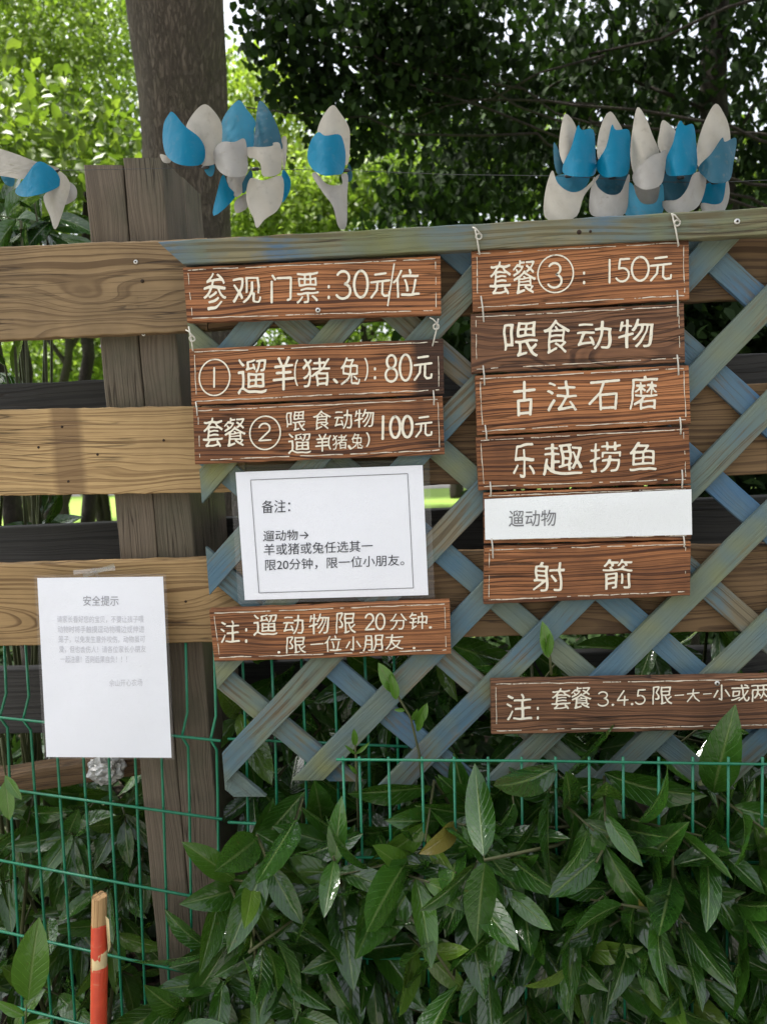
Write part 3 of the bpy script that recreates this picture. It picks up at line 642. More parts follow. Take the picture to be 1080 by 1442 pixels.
# ------------------------------------------------------------------ papers
def sheet_grid(q, Y, amp, ph, nx=16, ny=16):
    TL, TR, BR, BL = [np.array(c, float) for c in q]; vs, fs = [], []
    for j in range(ny + 1):
        for i in range(nx + 1):
            u, v = i / nx, j / ny; c = (TL * (1 - u) + TR * u) * (1 - v) + (BL * (1 - u) + BR * u) * v
            vs.append(W(c[0], c[1], Y + bend(u, v, amp, ph)))
    for j in range(ny):
        for i in range(nx):
            a = j * (nx + 1) + i; fs.append((a, a + nx + 1, a + nx + 2, a + 1))
    return vs, fs
def bend(u, v, amp, ph): return amp * (-math.sin(math.pi * u) * .6 - math.sin(math.pi * v + ph) * .5 + .25 * math.sin(5 * u + 3 * v + ph))
def notice(name, q, Y, label, items, amp=.002, ph=0, film=8, mats=None, frame=None, hand=False, mat='paper', bold=.0, slope=-.038, extra=None):
    c = W((q[2][0] + q[3][0]) / 2, (q[2][1] + q[3][1]) / 2, Y)
    root = empty(name, c, label, 'notice')
    vs, fs = sheet_grid(q, Y, amp, ph); o = mesh('sheet', vs, fs, M[mat], root, Matrix.Translation(c), True)
    sm = o.modifiers.new('thickness', 'SOLIDIFY'); sm.thickness = .0004; sm.offset = -1; es = o.modifiers.new('crisp_edge', 'EDGE_SPLIT'); es.split_angle = math.radians(50)
    if film:
        e = film; q2 = [(q[0][0] - e, q[0][1] - e), (q[1][0] + e, q[1][1] - e), (q[2][0] + e, q[2][1] + e * .6), (q[3][0] - e, q[3][1] + e * .6)]
        vs, fs = sheet_grid(q2, Y + .0008, amp, ph); mesh('laminate_sleeve', vs, fs, M['film'], root, Matrix.Translation(c), True)
    # writing follows the curved sheet: solve for u, v of each vertex
    for (nm, its, mt, bd) in items:
        o = lettering(nm, its, Y, M[mt], root, hand=hand, bold=bd, slope=slope)
        fr = MW[o]; TL, TR, BR, BL = [np.array(k, float) for k in q]
        for v in o.data.vertices:
            p = fr @ v.co; d = p - CAM; t = d.dot(fwd); px, py = CX + F * d.dot(RT) / t, CY - F * d.dot(UP) / t
            v_ = ((py - TL[1]) / (BL[1] - TL[1]) + (py - TR[1]) / (BR[1] - TR[1])) / 2; u_ = (px - TL[0]) / (TR[0] - TL[0])
            v.co.y += bend(min(1, max(0, u_)), min(1, max(0, v_)), amp, ph) - .0007
    if frame:
        vs, fs = [], []
        fq = [np.array(c_, float) for c_ in frame]
        for a, b in zip(fq, fq[1:] + fq[:1]):
            d = (b - a) / np.hypot(*(b - a)); nn = np.array((-d[1], d[0])) * .45
            for k in range(24):
                p0, p1_ = a + (b - a) * k / 24, a + (b - a) * (k + 1) / 24
                pts_ = []
                for pp in (p0 + nn, p0 - nn, p1_ - nn, p1_ + nn):
                    u_ = (pp[0] - q[0][0]) / (q[1][0] - q[0][0]); v_ = (pp[1] - q[0][1]) / (q[3][1] - q[0][1])
                    pts_.append(W(pp[0], pp[1], Y + bend(u_, v_, amp, ph) - .0007))
                n0 = len(vs); vs += pts_; fs.append((n0, n0 + 1, n0 + 2, n0 + 3))
        mesh('frame_line', vs, fs, M['print_mid'], root, Matrix.Translation(c))
    return root
nb = notice('paper_note', [(332, 665), (595, 655), (603, 838), (345, 845)], -.031, 'landscape white sheet with a thin frame and black print, between two brown signs', [
    ('lettering', [('备注：', 369, 704, 409, 722)], 'print', .006), ('lettering', [('遛动物→', 371, 746, 435, 761), ('羊或猪或兔任选其一', 372, 763, 525, 779), ('限20分钟，限一位小朋友。', 374, 784, 569, 800)], 'print', .006)],
    amp=.0015, frame=[(353, 676), (574, 667), (582, 828), (365, 835)], film=9)
safety = notice('paper_note', [(53, 814), (230, 812), (242, 1067), (66, 1066)], -.027, 'tall white laminated sheet with faint grey print, taped to the lowest plank', [
    ('title', [('安全提示', 119, 838, 169, 852)], 'print_title', .0),
    ('lettering', [('请家长看好您的宝贝，不要让孩子喂', 82, 866, 204, 876), ('动物时将手触摸逗动物嘴边或伸进', 83, 880, 205, 890), ('笼子，以免发生意外咬伤，动物虽可', 84, 894, 206, 904), ('爱，但也会伤人！请各位家长小朋友', 85, 908, 207, 918), ('一起注意！否则后果自负！！！', 87, 922, 181, 932)], 'print_grey', -.002), ('signature', [('佘山开心农场', 156, 955, 202, 965)], 'print_grey', -.002)],
    amp=.0042, ph=.4, film=4, slope=-.005)
for (a, b) in (((104, 806), (163, 800)), ((118, 811), (162, 796)), ((131, 800), (148, 822))):
    p, q = W(*a, -.0285), W(*b, -.0035); d = (q - p).normalized(); nn = Vector((-d.z, 0, d.x)) * .004
    yo = Vector((0, random.uniform(-.0012, -.0001), 0))
    mesh('tape', [p + nn + yo, p - nn + yo, (p + q) / 2 - nn + yo + Vector((0, -.002, 0)), q - nn + yo, q + nn + yo, (p + q) / 2 + nn + yo + Vector((0, -.002, 0))], [(0, 1, 2, 5), (5, 2, 3, 4)], M['tape'], safety, Matrix.Translation(p))
notice('paper_strip', [(682, 703), (973, 689), (974, 753), (683, 760)], -.047, 'long white paper strip with three grey characters, covering a sign in the right stack', [
    ('lettering', [('遛动物', 716, 718, 782, 741)], 'print_mid', -.004)], amp=.0022, ph=1.1, film=0, mat='paper_strip', slope=-.02)

# ------------------------------------------------------------------ pinwheels on a wire
def petal(outline, Y, bulge, mat, parent, tilt=0.0, name='blade'):
    pts = crom(outline, 4); xs_ = [p[0] for p in pts]; ys_ = [p[1] for p in pts]
    cx, cy = (min(xs_) + max(xs_)) / 2, (min(ys_) + max(ys_)) / 2; hw, hh = max(4, (max(xs_) - min(xs_)) / 2), max(4, (max(ys_) - min(ys_)) / 2)
    V, Fc = fill_loops([np.array([(p[0], -p[1]) for p in pts])])
    bm = bmesh.new(); bv = [bm.verts.new((v[0], v[1], 0)) for v in V]
    for f in Fc:
        try: bm.faces.new([bv[k] for k in f])
        except ValueError: pass
    for _ in range(3):
        es = [e for e in bm.edges if e.calc_length() > 5]
        if es: bmesh.ops.subdivide_edges(bm, edges=es, cuts=1)
        bmesh.ops.triangulate(bm, faces=bm.faces)
    bm.verts.ensure_lookup_table(); vs = []
    for v in bm.verts:
        u = (v.co.x - cx) / hw; t = (-v.co.y - cy) / hh
        y = Y - bulge * 1.6 * (1 - u * u) * (.75 + .25 * t) + tilt * t * hh / 880 + .0012 * math.sin(v.co.x * .21 + v.co.y * .13)
        vs.append(W(v.co.x, -v.co.y, y))
    fs = [tuple(v.index for v in f.verts) for f in bm.faces]; bm.free()
    c = sum(vs, Vector()) / len(vs); o = mesh(name, vs, fs, mat, parent, Matrix.Translation(c), True)
    bm = bmesh.new(); bm.from_mesh(o.data); bmesh.ops.recalc_face_normals(bm, faces=bm.faces); bm.to_mesh(o.data); bm.free()
    sm = o.modifiers.new('thickness', 'SOLIDIFY'); sm.thickness = .0004; es = o.modifiers.new('crisp_edge', 'EDGE_SPLIT'); es.split_angle = math.radians(50); return o
PG = 'blue and white pinwheels on the wire above the fence'
def pinwheel(hubpx, Y, label, petals):
    h = W(*hubpx, Y); root = empty('pinwheel', h, label, 'pinwheel', PG)
    for (pl, dy, bul, mt) in petals: petal(pl, Y + dy, bul, M['pw_' + mt], root)
    vs, fs = tube_geo([h + Vector((-.006, 0, 0)), h + Vector((-.004, 0, 0)), h + Vector((.004, 0, 0)), h + Vector((.006, 0, 0))], [.001, .0028, .0028, .001], 10)
    mesh('hub', vs, fs, M['wire_black'], root, Matrix.Translation(h), True)
YP = .012
pinwheel((80, 240), -.03, 'leftmost pinwheel, tipped over, with one white roll and one blue blade', [
    ([(-24, 206), (12, 213), (53, 228), (84, 237), (62, 243), (37, 252), (12, 249), (-24, 240)], -.005, .016, 'white'),
    ([(22, 269), (34, 252), (53, 228), (71, 234), (83, 247), (84, 262), (59, 273), (33, 277)], -.022, .016, 'blue'),
    ([(84, 241), (99, 259), (92, 289), (79, 323), (71, 304), (62, 277), (80, 262)], -.012, .012, 'white'),
    ([(97, 256), (108, 265), (107, 280), (90, 288), (92, 270)], .012, .004, 'grey'), ([(2, 246), (20, 250), (19, 262), (8, 259)], .01, .004, 'light')])
pinwheel((290, 236), -.035, 'pinwheel above the corner of the wooden post with a bright blue left blade', [
    ([(244, 158), (261, 178), (281, 194), (289, 212), (284, 231), (258, 233), (237, 222), (230, 200), (231, 176), (237, 163)], -.012, .02, 'blue'),
    ([(290, 147), (305, 161), (313, 179), (311, 210), (304, 230), (284, 232), (275, 212), (268, 190), (263, 177), (276, 156)], .010, .014, 'white'),
    ([(286, 231), (302, 232), (300, 247), (292, 246)], .004, .004, 'light'), ([(226, 217), (240, 222), (240, 229), (230, 228)], .012, .003, 'white')])
pinwheel((322, 243), -.02, 'pinwheel with a pale blue upright blade and a pinkish grimy front blade', [
    ([(336, 141), (347, 153), (360, 171), (358, 184), (357, 206), (347, 210), (330, 210), (312, 203), (311, 180), (318, 160)], .016, .014, 'light'),
    ([(312, 200), (330, 200), (344, 195), (348, 209), (349, 224), (347, 246), (324, 249), (309, 241), (302, 227), (301, 213)], -.020, .02, 'grey'),
    ([(314, 246), (322, 262), (331, 278), (301, 304), (306, 271)], .004, .008, 'blue'), ([(320, 249), (347, 247), (344, 267), (331, 277)], .010, .006, 'grey'),
    ([(331, 284), (347, 273), (350, 291), (333, 300)], .014, .004, 'grey')])
pinwheel((360, 238), -.01, 'pinwheel with a dark teal top blade and two broad white front blades', [
    ([(368, 142), (380, 156), (391, 178), (397, 200), (397, 210), (382, 212), (358, 212), (360, 176), (363, 149)], .014, .012, 'teal'),
    ([(347, 208), (372, 207), (384, 205), (385, 201), (394, 202), (397, 220), (394, 244), (371, 248), (367, 231), (358, 223), (351, 222)], -.022, .014, 'white'),
    ([(353, 251), (371, 254), (397, 248), (399, 276), (391, 296), (373, 309), (362, 321), (357, 307), (349, 289), (347, 271)], -.026, .016, 'white'),
    ([(398, 240), (409, 253), (407, 271), (397, 284)], .006, .004, 'blue'), ([(396, 198), (404, 194), (403, 227), (399, 238)], .016, .003, 'white'), ([(340, 262), (352, 240), (356, 250), (344, 272)], -.004, .003, 'teal')])
pinwheel((487, 240), YP - .02, 'lone pinwheel between the two clusters, white tip behind a blue blade', [
    ([(468, 148), (480, 160), (491, 178), (493, 193), (491, 228), (484, 230), (476, 205), (458, 198), (447, 188), (453, 167)], .012, .012, 'white'),
    ([(448, 186), (458, 191), (476, 189), (483, 197), (487, 220), (483, 243), (471, 246), (456, 247), (440, 238), (433, 222), (437, 200)], -.012, .022, 'blue'),
    ([(440, 248), (445, 243), (458, 257), (469, 261), (482, 259), (481, 246), (490, 247), (489, 276), (488, 318), (477, 320), (469, 291), (456, 273)], -.012, .012, 'grey'),
    ([(491, 230), (496, 244), (495, 254), (489, 254)], .014, .002, 'teal')])
pinwheel((800, 248), YP, 'first pinwheel from the left in the right row, white cup hanging lowest', [
    ([(796, 160), (811, 179), (808, 207), (796, 233), (787, 213), (789, 183)], .014, .010, 'white'),
    ([(813, 177), (819, 183), (835, 183), (838, 213), (838, 244), (820, 249), (796, 246), (792, 234), (804, 207)], -.010, .018, 'blue'),
    ([(784, 247), (828, 246), (822, 266), (805, 272), (788, 263)], .012, .006, 'light'),
    ([(777, 240), (785, 258), (802, 270), (820, 267), (842, 246), (841, 252), (822, 276), (812, 304), (790, 310), (767, 306), (767, 272)], -.014, .016, 'white'), ([(780, 200), (794, 234), (786, 246), (780, 230)], .018, .004, 'teal')])
pinwheel((862, 249), YP, 'second pinwheel from the left in the right row, bright blue blade over a grimy cup', [
    ([(859, 157), (870, 171), (876, 184), (866, 190), (855, 208), (842, 224), (841, 198), (848, 171)], .014, .010, 'white'),
    ([(861, 176), (867, 183), (885, 183), (887, 207), (884, 244), (864, 249), (848, 248), (839, 232), (853, 207)], -.010, .018, 'blue'),
    ([(840, 247), (884, 244), (876, 270), (856, 276), (839, 266)], .012, .006, 'teal'),
    ([(836, 249), (841, 263), (856, 274), (873, 271), (884, 246), (886, 257), (880, 300), (855, 306), (832, 302), (830, 278)], -.014, .014, 'grey')])
pinwheel((910, 258), YP, 'middle pinwheel of the right row, all white above with a blue blade below', [
    ([(897, 151), (909, 166), (918, 189), (928, 216), (914, 222), (902, 234), (893, 247), (887, 219), (890, 183)], -.006, .014, 'white'),
    ([(918, 219), (927, 216), (937, 212), (936, 237), (930, 260), (909, 267), (894, 260), (890, 247), (900, 234)], -.020, .016, 'grey'),
    ([(894, 258), (926, 258), (925, 284), (906, 289), (892, 280)], .006, .005, 'grey'), ([(900, 222), (922, 214), (912, 236), (898, 240)], .006, .003, 'teal'),
    ([(881, 261), (890, 259), (896, 276), (906, 287), (924, 284), (930, 260), (934, 266), (932, 300), (905, 306), (879, 301)], -.010, .014, 'light')])
pinwheel((958, 250), YP, 'fourth pinwheel of the right row, small white tip beside a tall blue blade', [
    ([(933, 169), (947, 180), (952, 190), (946, 210), (938, 224), (926, 206), (928, 186)], .012, .010, 'white'),
    ([(958, 170), (964, 177), (976, 176), (980, 207), (980, 241), (959, 247), (939, 246), (937, 225), (947, 201), (952, 180)], -.012, .018, 'blue'),
    ([(932, 246), (974, 243), (968, 270), (950, 285), (930, 276)], .010, .006, 'teal'),
    ([(986, 242), (994, 251), (990, 275), (980, 293), (960, 300), (940, 299), (931, 284), (953, 281), (967, 266), (975, 246)], -.012, .014, 'grey')])
pinwheel((1006, 257), YP, 'rightmost pinwheel, tall white blade with a faded teal blade in front', [
    ([(1007, 146), (1020, 163), (1026, 180), (1027, 200), (1018, 206), (1003, 222), (984, 236), (981, 207), (992, 171)], .010, .014, 'white'),
    ([(1016, 194), (1020, 200), (1036, 195), (1032, 228), (1026, 254), (1004, 258), (992, 250), (983, 236), (1001, 216)], -.014, .018, 'teal'),
    ([(992, 260), (1022, 258), (1020, 282), (1007, 290), (988, 288)], .008, .005, 'blue'),
    ([(1023, 252), (1027, 272), (1020, 296), (1005, 302), (990, 300), (987, 286), (1007, 288), (1018, 281)], -.008, .010, 'grey')])
wp = [W(-60, 229, -.03), W(80, 240, -.03), W(290, 236, -.035), W(322, 243, -.02), W(360, 238, -.01), W(487, 240, YP - .02), W(640, 246, YP), W(800, 248, YP), W(910, 256, YP), W(1006, 257, YP), W(1160, 250, YP)]
tag(tube('steel_wire', wp, .0005, M['wire_black'], None, 6), 'thin dark wire strung above the fence through the pinwheels', 'wire')

# ------------------------------------------------------------------ green wire mesh panels
def mesh_panel(label, verts_px, hor_px, Yf, rad=.0026, vbend=None, hrad=None):
    """verts_px: polylines of photo pixels; Yf(px) gives the depth of the panel at photo column px"""
    base = W(*verts_px[0][-1], Yf(verts_px[0][-1][0])); base.z = 0
    root = empty('wire_mesh_panel', base, label, 'mesh fence', 'green wire mesh panels')
    def pos(p): q = W(p[0], p[1], Yf(p[0])); q.y += p[2] if len(p) > 2 else 0; return q
    for v in verts_px:
        tube('vertical_wire', [pos(p) for p in v], rad, M['wire_green'], root, 6)
    for h in hor_px:
        tube('horizontal_wire', [pos(p) - Vector((0, .004, 0)) for p in h], hrad or rad, M['wire_green'], root, 6)
YA = lambda px: -.014 + .125 * (314 - px) / 330
V = []
for (xt, xm, xb) in ((-27, -20, -8), (7, 15, 33), (37, 50, 73), (72, 85, 106), (110, 121, 142), (148, 156, 173), (185, 193, 206), (222, 230, 240), (262, 267, 272), (302, 307, 310)):
    # top, bend, foot
    f = lambda y: xt + (xm - xt) * (y - 912) / 208 if y < 1120 else xm + (xb - xm) * (y - 1120) / 304
    hy = 1005 + (xm) * .106; V.append([(f(900), 900), (f(hy - 30), hy - 30, 0), (f(hy) - 5.5, hy, -.012), (f(hy + 16), hy + 18, 0), (f(1120), 1120), (f(1424), 1430), (f(1424) + 8, 1560)])
mesh_panel('green wire mesh panel left of the lattice, slanting across the wooden post', V,
    [[(-40, 1001, -.011), (314, 1038, -.011)], [(-40, 1102.5), (314, 1152)], [(-40, 1202), (314, 1268)], [(-40, 1300), (314, 1378)], [(-40, 1400), (314, 1490)]], YA)
YB = lambda px: .008
mesh_panel('green wire mesh panel behind the lower lattice, beside the dark post', [[(x - 6, 912), (x, 1050), (x + 6, 1300), (x + 8, 1560)] for x in (347, 388, 430, 475, 519, 560)],
    [[(322, 914), (575, 914)], [(322, 1039), (575, 1050)], [(322, 1156), (575, 1170)], [(322, 1280), (575, 1296)]], YB)
YC = lambda px: -.115
mesh_panel('green wire mesh panel among the laurel leaves below the lattice', [[(x, 1066), (x + (940 - x) * .012, 1240), (x + (940 - x) * .05, 1560)] for x in (483, 506, 547, 594, 639, 687, 734, 782, 829, 877, 927, 975, 1025, 1073, 1120)],
    [[(474, 1068), (760, 1070), (1180, 1076)], [(474, 1205), (700, 1208), (1180, 1214)], [(474, 1346), (1180, 1356)]], YC, .0022)

# ------------------------------------------------------------------ stake, beam, wrapper
st = empty('stake', W(140, 1560, -.16), 'thin bamboo stake in red wrap with a bare splintered top, lower left', 'stake')
def stake_part(name, y0, y1, r, mat, rag=0):
    P0, P1 = W(140.5, y0, -.16), W(140.5 - (y1 - y0) * .012, y1, -.16); vs, fs = tube_geo([P0.lerp(P1, k / 6) for k in range(7)], r, 36)
    for i, v in enumerate(vs):
        if i < 36: v.z += rag * math.sin(i * 2.3) * random.uniform(.3, 1)
        if i >= 6 * 36: v.z -= rag * math.sin(i * 1.7) * random.uniform(.3, 1)
    return mesh(name, vs, fs, mat, st, frame_of(P0, (P0 - P1)), False)
stake_part('bare_wood', 1262, 1560, .0118, M['stake'], .003); stake_part('red_wrap', 1301, 1345, .0126, M['red'], .004)
stake_part('torn_wrap', 1338, 1367, .0124, M['torn'], .003); stake_part('red_wrap', 1361, 1560, .0130, M['red'], .005)
a, b = W(149, 1290, -.172), W(153, 1342, -.166)
mesh('torn_flap', [a, a + Vector((.006, -.002, -.004)), b + Vector((.004, .002, .01)), b], [(0, 1, 2, 3)], M['torn'], st, Matrix.Translation(a))
bm_ = plank('wooden_beam', [(-220, 1126), (232, 1052), (232, 1088), (-220, 1160)], .15, .20, M['plank_dark'], None, n=30, r=.012, jit=.004)
tag(bm_, 'weathered slanting beam behind the mesh under the laminated sheet', 'beam')
c = W(150, 1084, .125); bm = bmesh.new(); bmesh.ops.create_icosphere(bm, subdivisions=4, radius=1)
for v in bm.verts:
    p = v.co.copy(); k = 1 + .35 * mnoise.noise(p * 2.3) + .28 * abs(mnoise.noise(p * 5.1)) - .2 * abs(mnoise.noise(p * 11)); v.co = Vector((p.x * .034 * k, p.y * .02 * k, p.z * .026 * k))
me = bpy.data.meshes.new('foil_wrapper'); bm.to_mesh(me); bm.free(); tag(link('foil_wrapper', me, M['foil'], None, Matrix.Translation(c)), 'crumpled silver foil wrapper on the slanting beam under the laminated sheet', 'wrapper')

# ------------------------------------------------------------------ foliage
def set_tint(me, t):
    a = me.attributes.new('tint', 'FLOAT', 'POINT'); a.data.foreach_set('value', np.asarray(t, np.float32))
def np_mesh(name, V, Q, mat, parent, frame, tint, uv=None, smooth=True):
    me = bpy.data.meshes.new(name); V = np.asarray(V, np.float32) - np.array(frame.translation, np.float32)
    k = Q.shape[1]; me.vertices.add(len(V)); me.vertices.foreach_set('co', V.ravel()); me.loops.add(Q.size); me.loops.foreach_set('vertex_index', Q.ravel().astype(np.int32))
    me.polygons.add(len(Q)); me.polygons.foreach_set('loop_start', np.arange(0, Q.size, k, dtype=np.int32)); me.polygons.foreach_set('loop_total', np.full(len(Q), k, np.int32))
    if uv is not None:
        l = me.uv_layers.new(name='UVMap'); l.data.foreach_set('uv', uv[Q.ravel()].astype(np.float32).ravel())
    me.update(); me.validate(); set_tint(me, tint)
    if smooth: me.polygons.foreach_set('use_smooth', np.ones(len(me.polygons), bool))
    return link(name, me, mat, parent, frame)
def unit(v): return v / (np.linalg.norm(v, axis=-1, keepdims=True) + 1e-9)
def big_leaves(P, D, Nn, L, wr, curl, tint):
    """shaped leaves: P base, D direction, Nn face normal (n, 3); L length (n), wr width ratio, curl"""
    n = len(P); rows = 8; ts = np.linspace(0, 1, rows); cols = np.array((-1, -.5, 0, .5, 1.))
    D = unit(D); S = unit(np.cross(D, Nn)); Z = np.cross(S, D)
    prof = np.sin(np.pi * np.clip(ts, 0, 1) ** .92) ** .72; prof[0] = .06; prof[-1] = .015
    V = np.zeros((n, rows, 5, 3)); ph = R.uniform(0, 6, n)
    for i, t in enumerate(ts):
        wdt = prof[i] * L * wr
        for j, c_ in enumerate(cols):
            up = (abs(c_) ** 1.3) * wdt * .32 + .10 * wdt * np.sin(ph + t * 9 + c_ * 1.5) * abs(c_)
            V[:, i, j] = P + D * (t * L * (1 - .15 * np.abs(curl)))[:, None] + S * (c_ * wdt)[:, None] + Z * (up - curl * L * t * t * .5)[:, None]
    base = (np.arange(n) * rows * 5)[:, None, None]; ii, jj = np.meshgrid(np.arange(rows - 1), np.arange(4), indexing='ij'); q = ii * 5 + jj
    Q = np.stack([base + q, base + q + 1, base + q + 6, base + q + 5], -1).reshape(-1, 4)
    uu, vv = np.meshgrid(ts, (cols + 1) / 2, indexing='ij'); uv = np.tile(np.stack([uu, vv], -1).reshape(1, -1, 2), (n, 1, 1)).reshape(-1, 2)
    return V.reshape(-1, 3), Q, np.repeat(tint, rows * 5), uv
def laurel(name, tips, label, cat, root_xy, group=None, L=(.12, .185), mat='laurel', nl=(5, 8), spread=1.0, axis=(0, -.85, .25)):
    """a shrub: each tip is a shoot with a whorl of leaves"""
    c = Vector((root_xy[0], root_xy[1], 0)); root = empty(name, c, label, cat, group)
    Ps, Ds, Ns, Ls, Cs, Ts = [], [], [], [], [], []; sv, sf = [], []; forks = []
    for tip in tips:
        tip = np.array(tip); ax = unit(np.array(axis) + R.normal(0, .5, 3)); n = R.randint(*nl); a0 = R.uniform(0, 6.28)
        s1 = unit(np.cross(ax, (0.3, .1, 1))); s2 = np.cross(ax, s1); tn = R.uniform(0, 1)
        for k in range(n):
            a = a0 + k * 2.4 + R.normal(0, .25); f = k / n; el = math.radians(78 - 45 * f + R.normal(0, 10)) * spread
            d = unit(ax * math.cos(el) + (s1 * math.cos(a) + s2 * math.sin(a)) * math.sin(el) + np.array((0, 0, -.5)))
            nrm = unit(ax - d * (ax @ d) + R.normal(0, .22, 3))
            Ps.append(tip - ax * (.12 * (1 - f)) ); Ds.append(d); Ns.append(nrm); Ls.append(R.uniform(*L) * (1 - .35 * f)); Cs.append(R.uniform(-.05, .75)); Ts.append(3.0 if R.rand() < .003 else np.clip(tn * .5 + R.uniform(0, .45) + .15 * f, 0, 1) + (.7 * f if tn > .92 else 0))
        g = np.array((root_xy[0] + R.normal(0, .05), root_xy[1] + R.normal(0, .03), -.02)); m1 = tip - ax * .11; m0 = (g + m1) / 2 + R.normal(0, .03, 3)
        if len(tips) < 30 or R.rand() < .3 or not forks:
            tube_geo([g, m0, m1, tip - ax * .005], [.006, .0045, .003, .0018], 5, sv, sf); forks += [m0, (m0 + m1) / 2, m1]
        else:
            fk = min(forks, key=lambda q: np.linalg.norm(q - m1)); tube_geo([fk, (fk + m1) / 2 + np.array((0, 0, -.01)), m1, tip - ax * .005], [.003, .003, .0026, .0016], 5, sv, sf)
    Wr = R.uniform(.14, .19, len(Ps))
    V_, Q, T, uv = big_leaves(np.array(Ps), np.array(Ds), np.array(Ns), np.array(Ls), Wr, np.array(Cs), np.array(Ts))
    np_mesh('foliage', V_, Q, M[mat], root, Matrix.Translation(c), T, uv); mesh('stem', sv, sf, M['stem'], root, Matrix.Translation(c), True)
    return root
def top_y(px): return np.interp(px, (225, 290, 340, 400, 480, 600, 750, 1080, 1200), (1480, 1400, 1270, 1195, 1160, 1140, 1150, 1155, 1150))
def tips_px(x0, x1, n, ylo, yhi, ya, yb, prof=True):
    out = []
    for k in range(n):
        px = R.uniform(x0, x1); t = top_y(px) if prof else ylo
        py = R.uniform(t, yhi); out.append(W(px, py, R.uniform(ya, yb)))
    return out
LG = 'laurel shrubs along the foot of the fence'
for (x0, x1, lab, nf, nbk) in ((232, 440, 'glossy dark laurel shrub at the foot of the wooden post', 18, 16), (440, 660, 'glossy laurel shrub under the left bottom corner of the lattice', 30, 24),
                          (660, 880, 'glossy laurel shrub directly below the left end of the long note sign', 34, 24), (880, 1150, 'glossy laurel shrub filling the bottom right corner', 38, 28)):
    xm = W((x0 + x1) / 2, 1500, 0).x
    t = tips_px(x0, x1, int(nf * 1.35), 0, 1470, -.19, -.07) + tips_px(x0, x1, nbk, 0, 1560, -.06, .10)
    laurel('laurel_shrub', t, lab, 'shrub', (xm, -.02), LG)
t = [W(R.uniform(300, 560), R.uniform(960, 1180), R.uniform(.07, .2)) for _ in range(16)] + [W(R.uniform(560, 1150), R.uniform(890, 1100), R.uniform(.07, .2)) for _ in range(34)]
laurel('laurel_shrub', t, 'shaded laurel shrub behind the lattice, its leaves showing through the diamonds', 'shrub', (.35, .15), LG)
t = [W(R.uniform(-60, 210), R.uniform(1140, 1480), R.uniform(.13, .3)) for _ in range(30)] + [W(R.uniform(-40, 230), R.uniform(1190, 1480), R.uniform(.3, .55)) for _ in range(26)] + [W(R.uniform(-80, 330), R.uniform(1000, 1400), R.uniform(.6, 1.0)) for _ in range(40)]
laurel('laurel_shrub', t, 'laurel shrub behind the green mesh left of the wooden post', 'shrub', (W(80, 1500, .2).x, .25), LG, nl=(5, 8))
t = [W(R.uniform(-80, 85), R.uniform(262, 345), R.uniform(.3, .55)) for _ in range(14)] + [W(x, y, .42) for x, y in ((20, 520), (40, 560), (62, 715), (72, 735), (5, 500))]
laurel('leafy_shrub', t, 'broad-leaved dark shrub rising behind the upper left plank', 'shrub', (W(10, 900, .45).x, .45), None, nl=(4, 7), axis=(.1, -.3, .8))
# young shoots climbing in the lattice
def shoot(label, base, pts, leaves, Y):
    root = empty('young_shoot', W(*base, Y), label, 'plant', 'young shoots in the lattice')
    tube('stem', [W(*p, Y) for p in pts], [.0022] * (len(pts) - 1) + [.001], M['stem'], root, 6)
    for (x, y, ex, ey, wr) in leaves:
        p, e = np.array(W(x, y, Y - .004)), np.array(W(ex, ey, Y - .02)); d = e - p
        V_, Q, T, uv = big_leaves(p[None], d[None], np.array([[.25, -1, .25]]), np.array([np.linalg.norm(d)]), np.array([wr * .74]), np.array([.25]), np.array([R.uniform(.4, 1)]))
        np_mesh('leaf', V_, Q, M['laurel_young'], root, Matrix.Translation(Vector(p)), T, uv)
shoot('small plant with a broad upright green leaf in the lower left corner', (36, 1470), [(30, 1500), (36, 1450), (38, 1415)], [(40, 1408, 51, 1300, .26), (36, 1430, -8, 1412, .22), (34, 1446, 70, 1440, .2)], -.04)
shoot('pair of hanging bright green leaves behind the mesh at the left edge', (8, 1060), [(2, 1040), (6, 1075), (10, 1098)], [(9, 1098, 12, 1160, .24), (8, 1092, 30, 1128, .22)], .06)
shoot('young bright green shoot climbing over the lattice under the note sign', (590, 1120), [(596, 1120), (590, 1060), (578, 1010), (560, 980), (545, 950)], [(556, 976, 534, 934, .26), (558, 985, 552, 952, .22), (580, 1014, 588, 1000, .2), (586, 1022, 602, 992, .25), (588, 1030, 594, 1008, .22), (570, 1000, 556, 1000, .2)], -.034)
shoot('thin upright green shoot in front of the lowest lattice slats', (503, 1190), [(506, 1200), (503, 1120), (501, 1060), (499, 1035)], [(501, 1062, 486, 1050, .12), (501, 1062, 520, 1047, .12), (500, 1050, 499, 1028, .2), (503, 1090, 492, 1078, .15)], -.04)
shoot('single lobed green leaf hanging on the lattice below the archery sign', (775, 960), [(776, 950), (774, 925), (768, 900)], [(772, 926, 766, 876, .24), (771, 924, 776, 895, .2)], -.034)

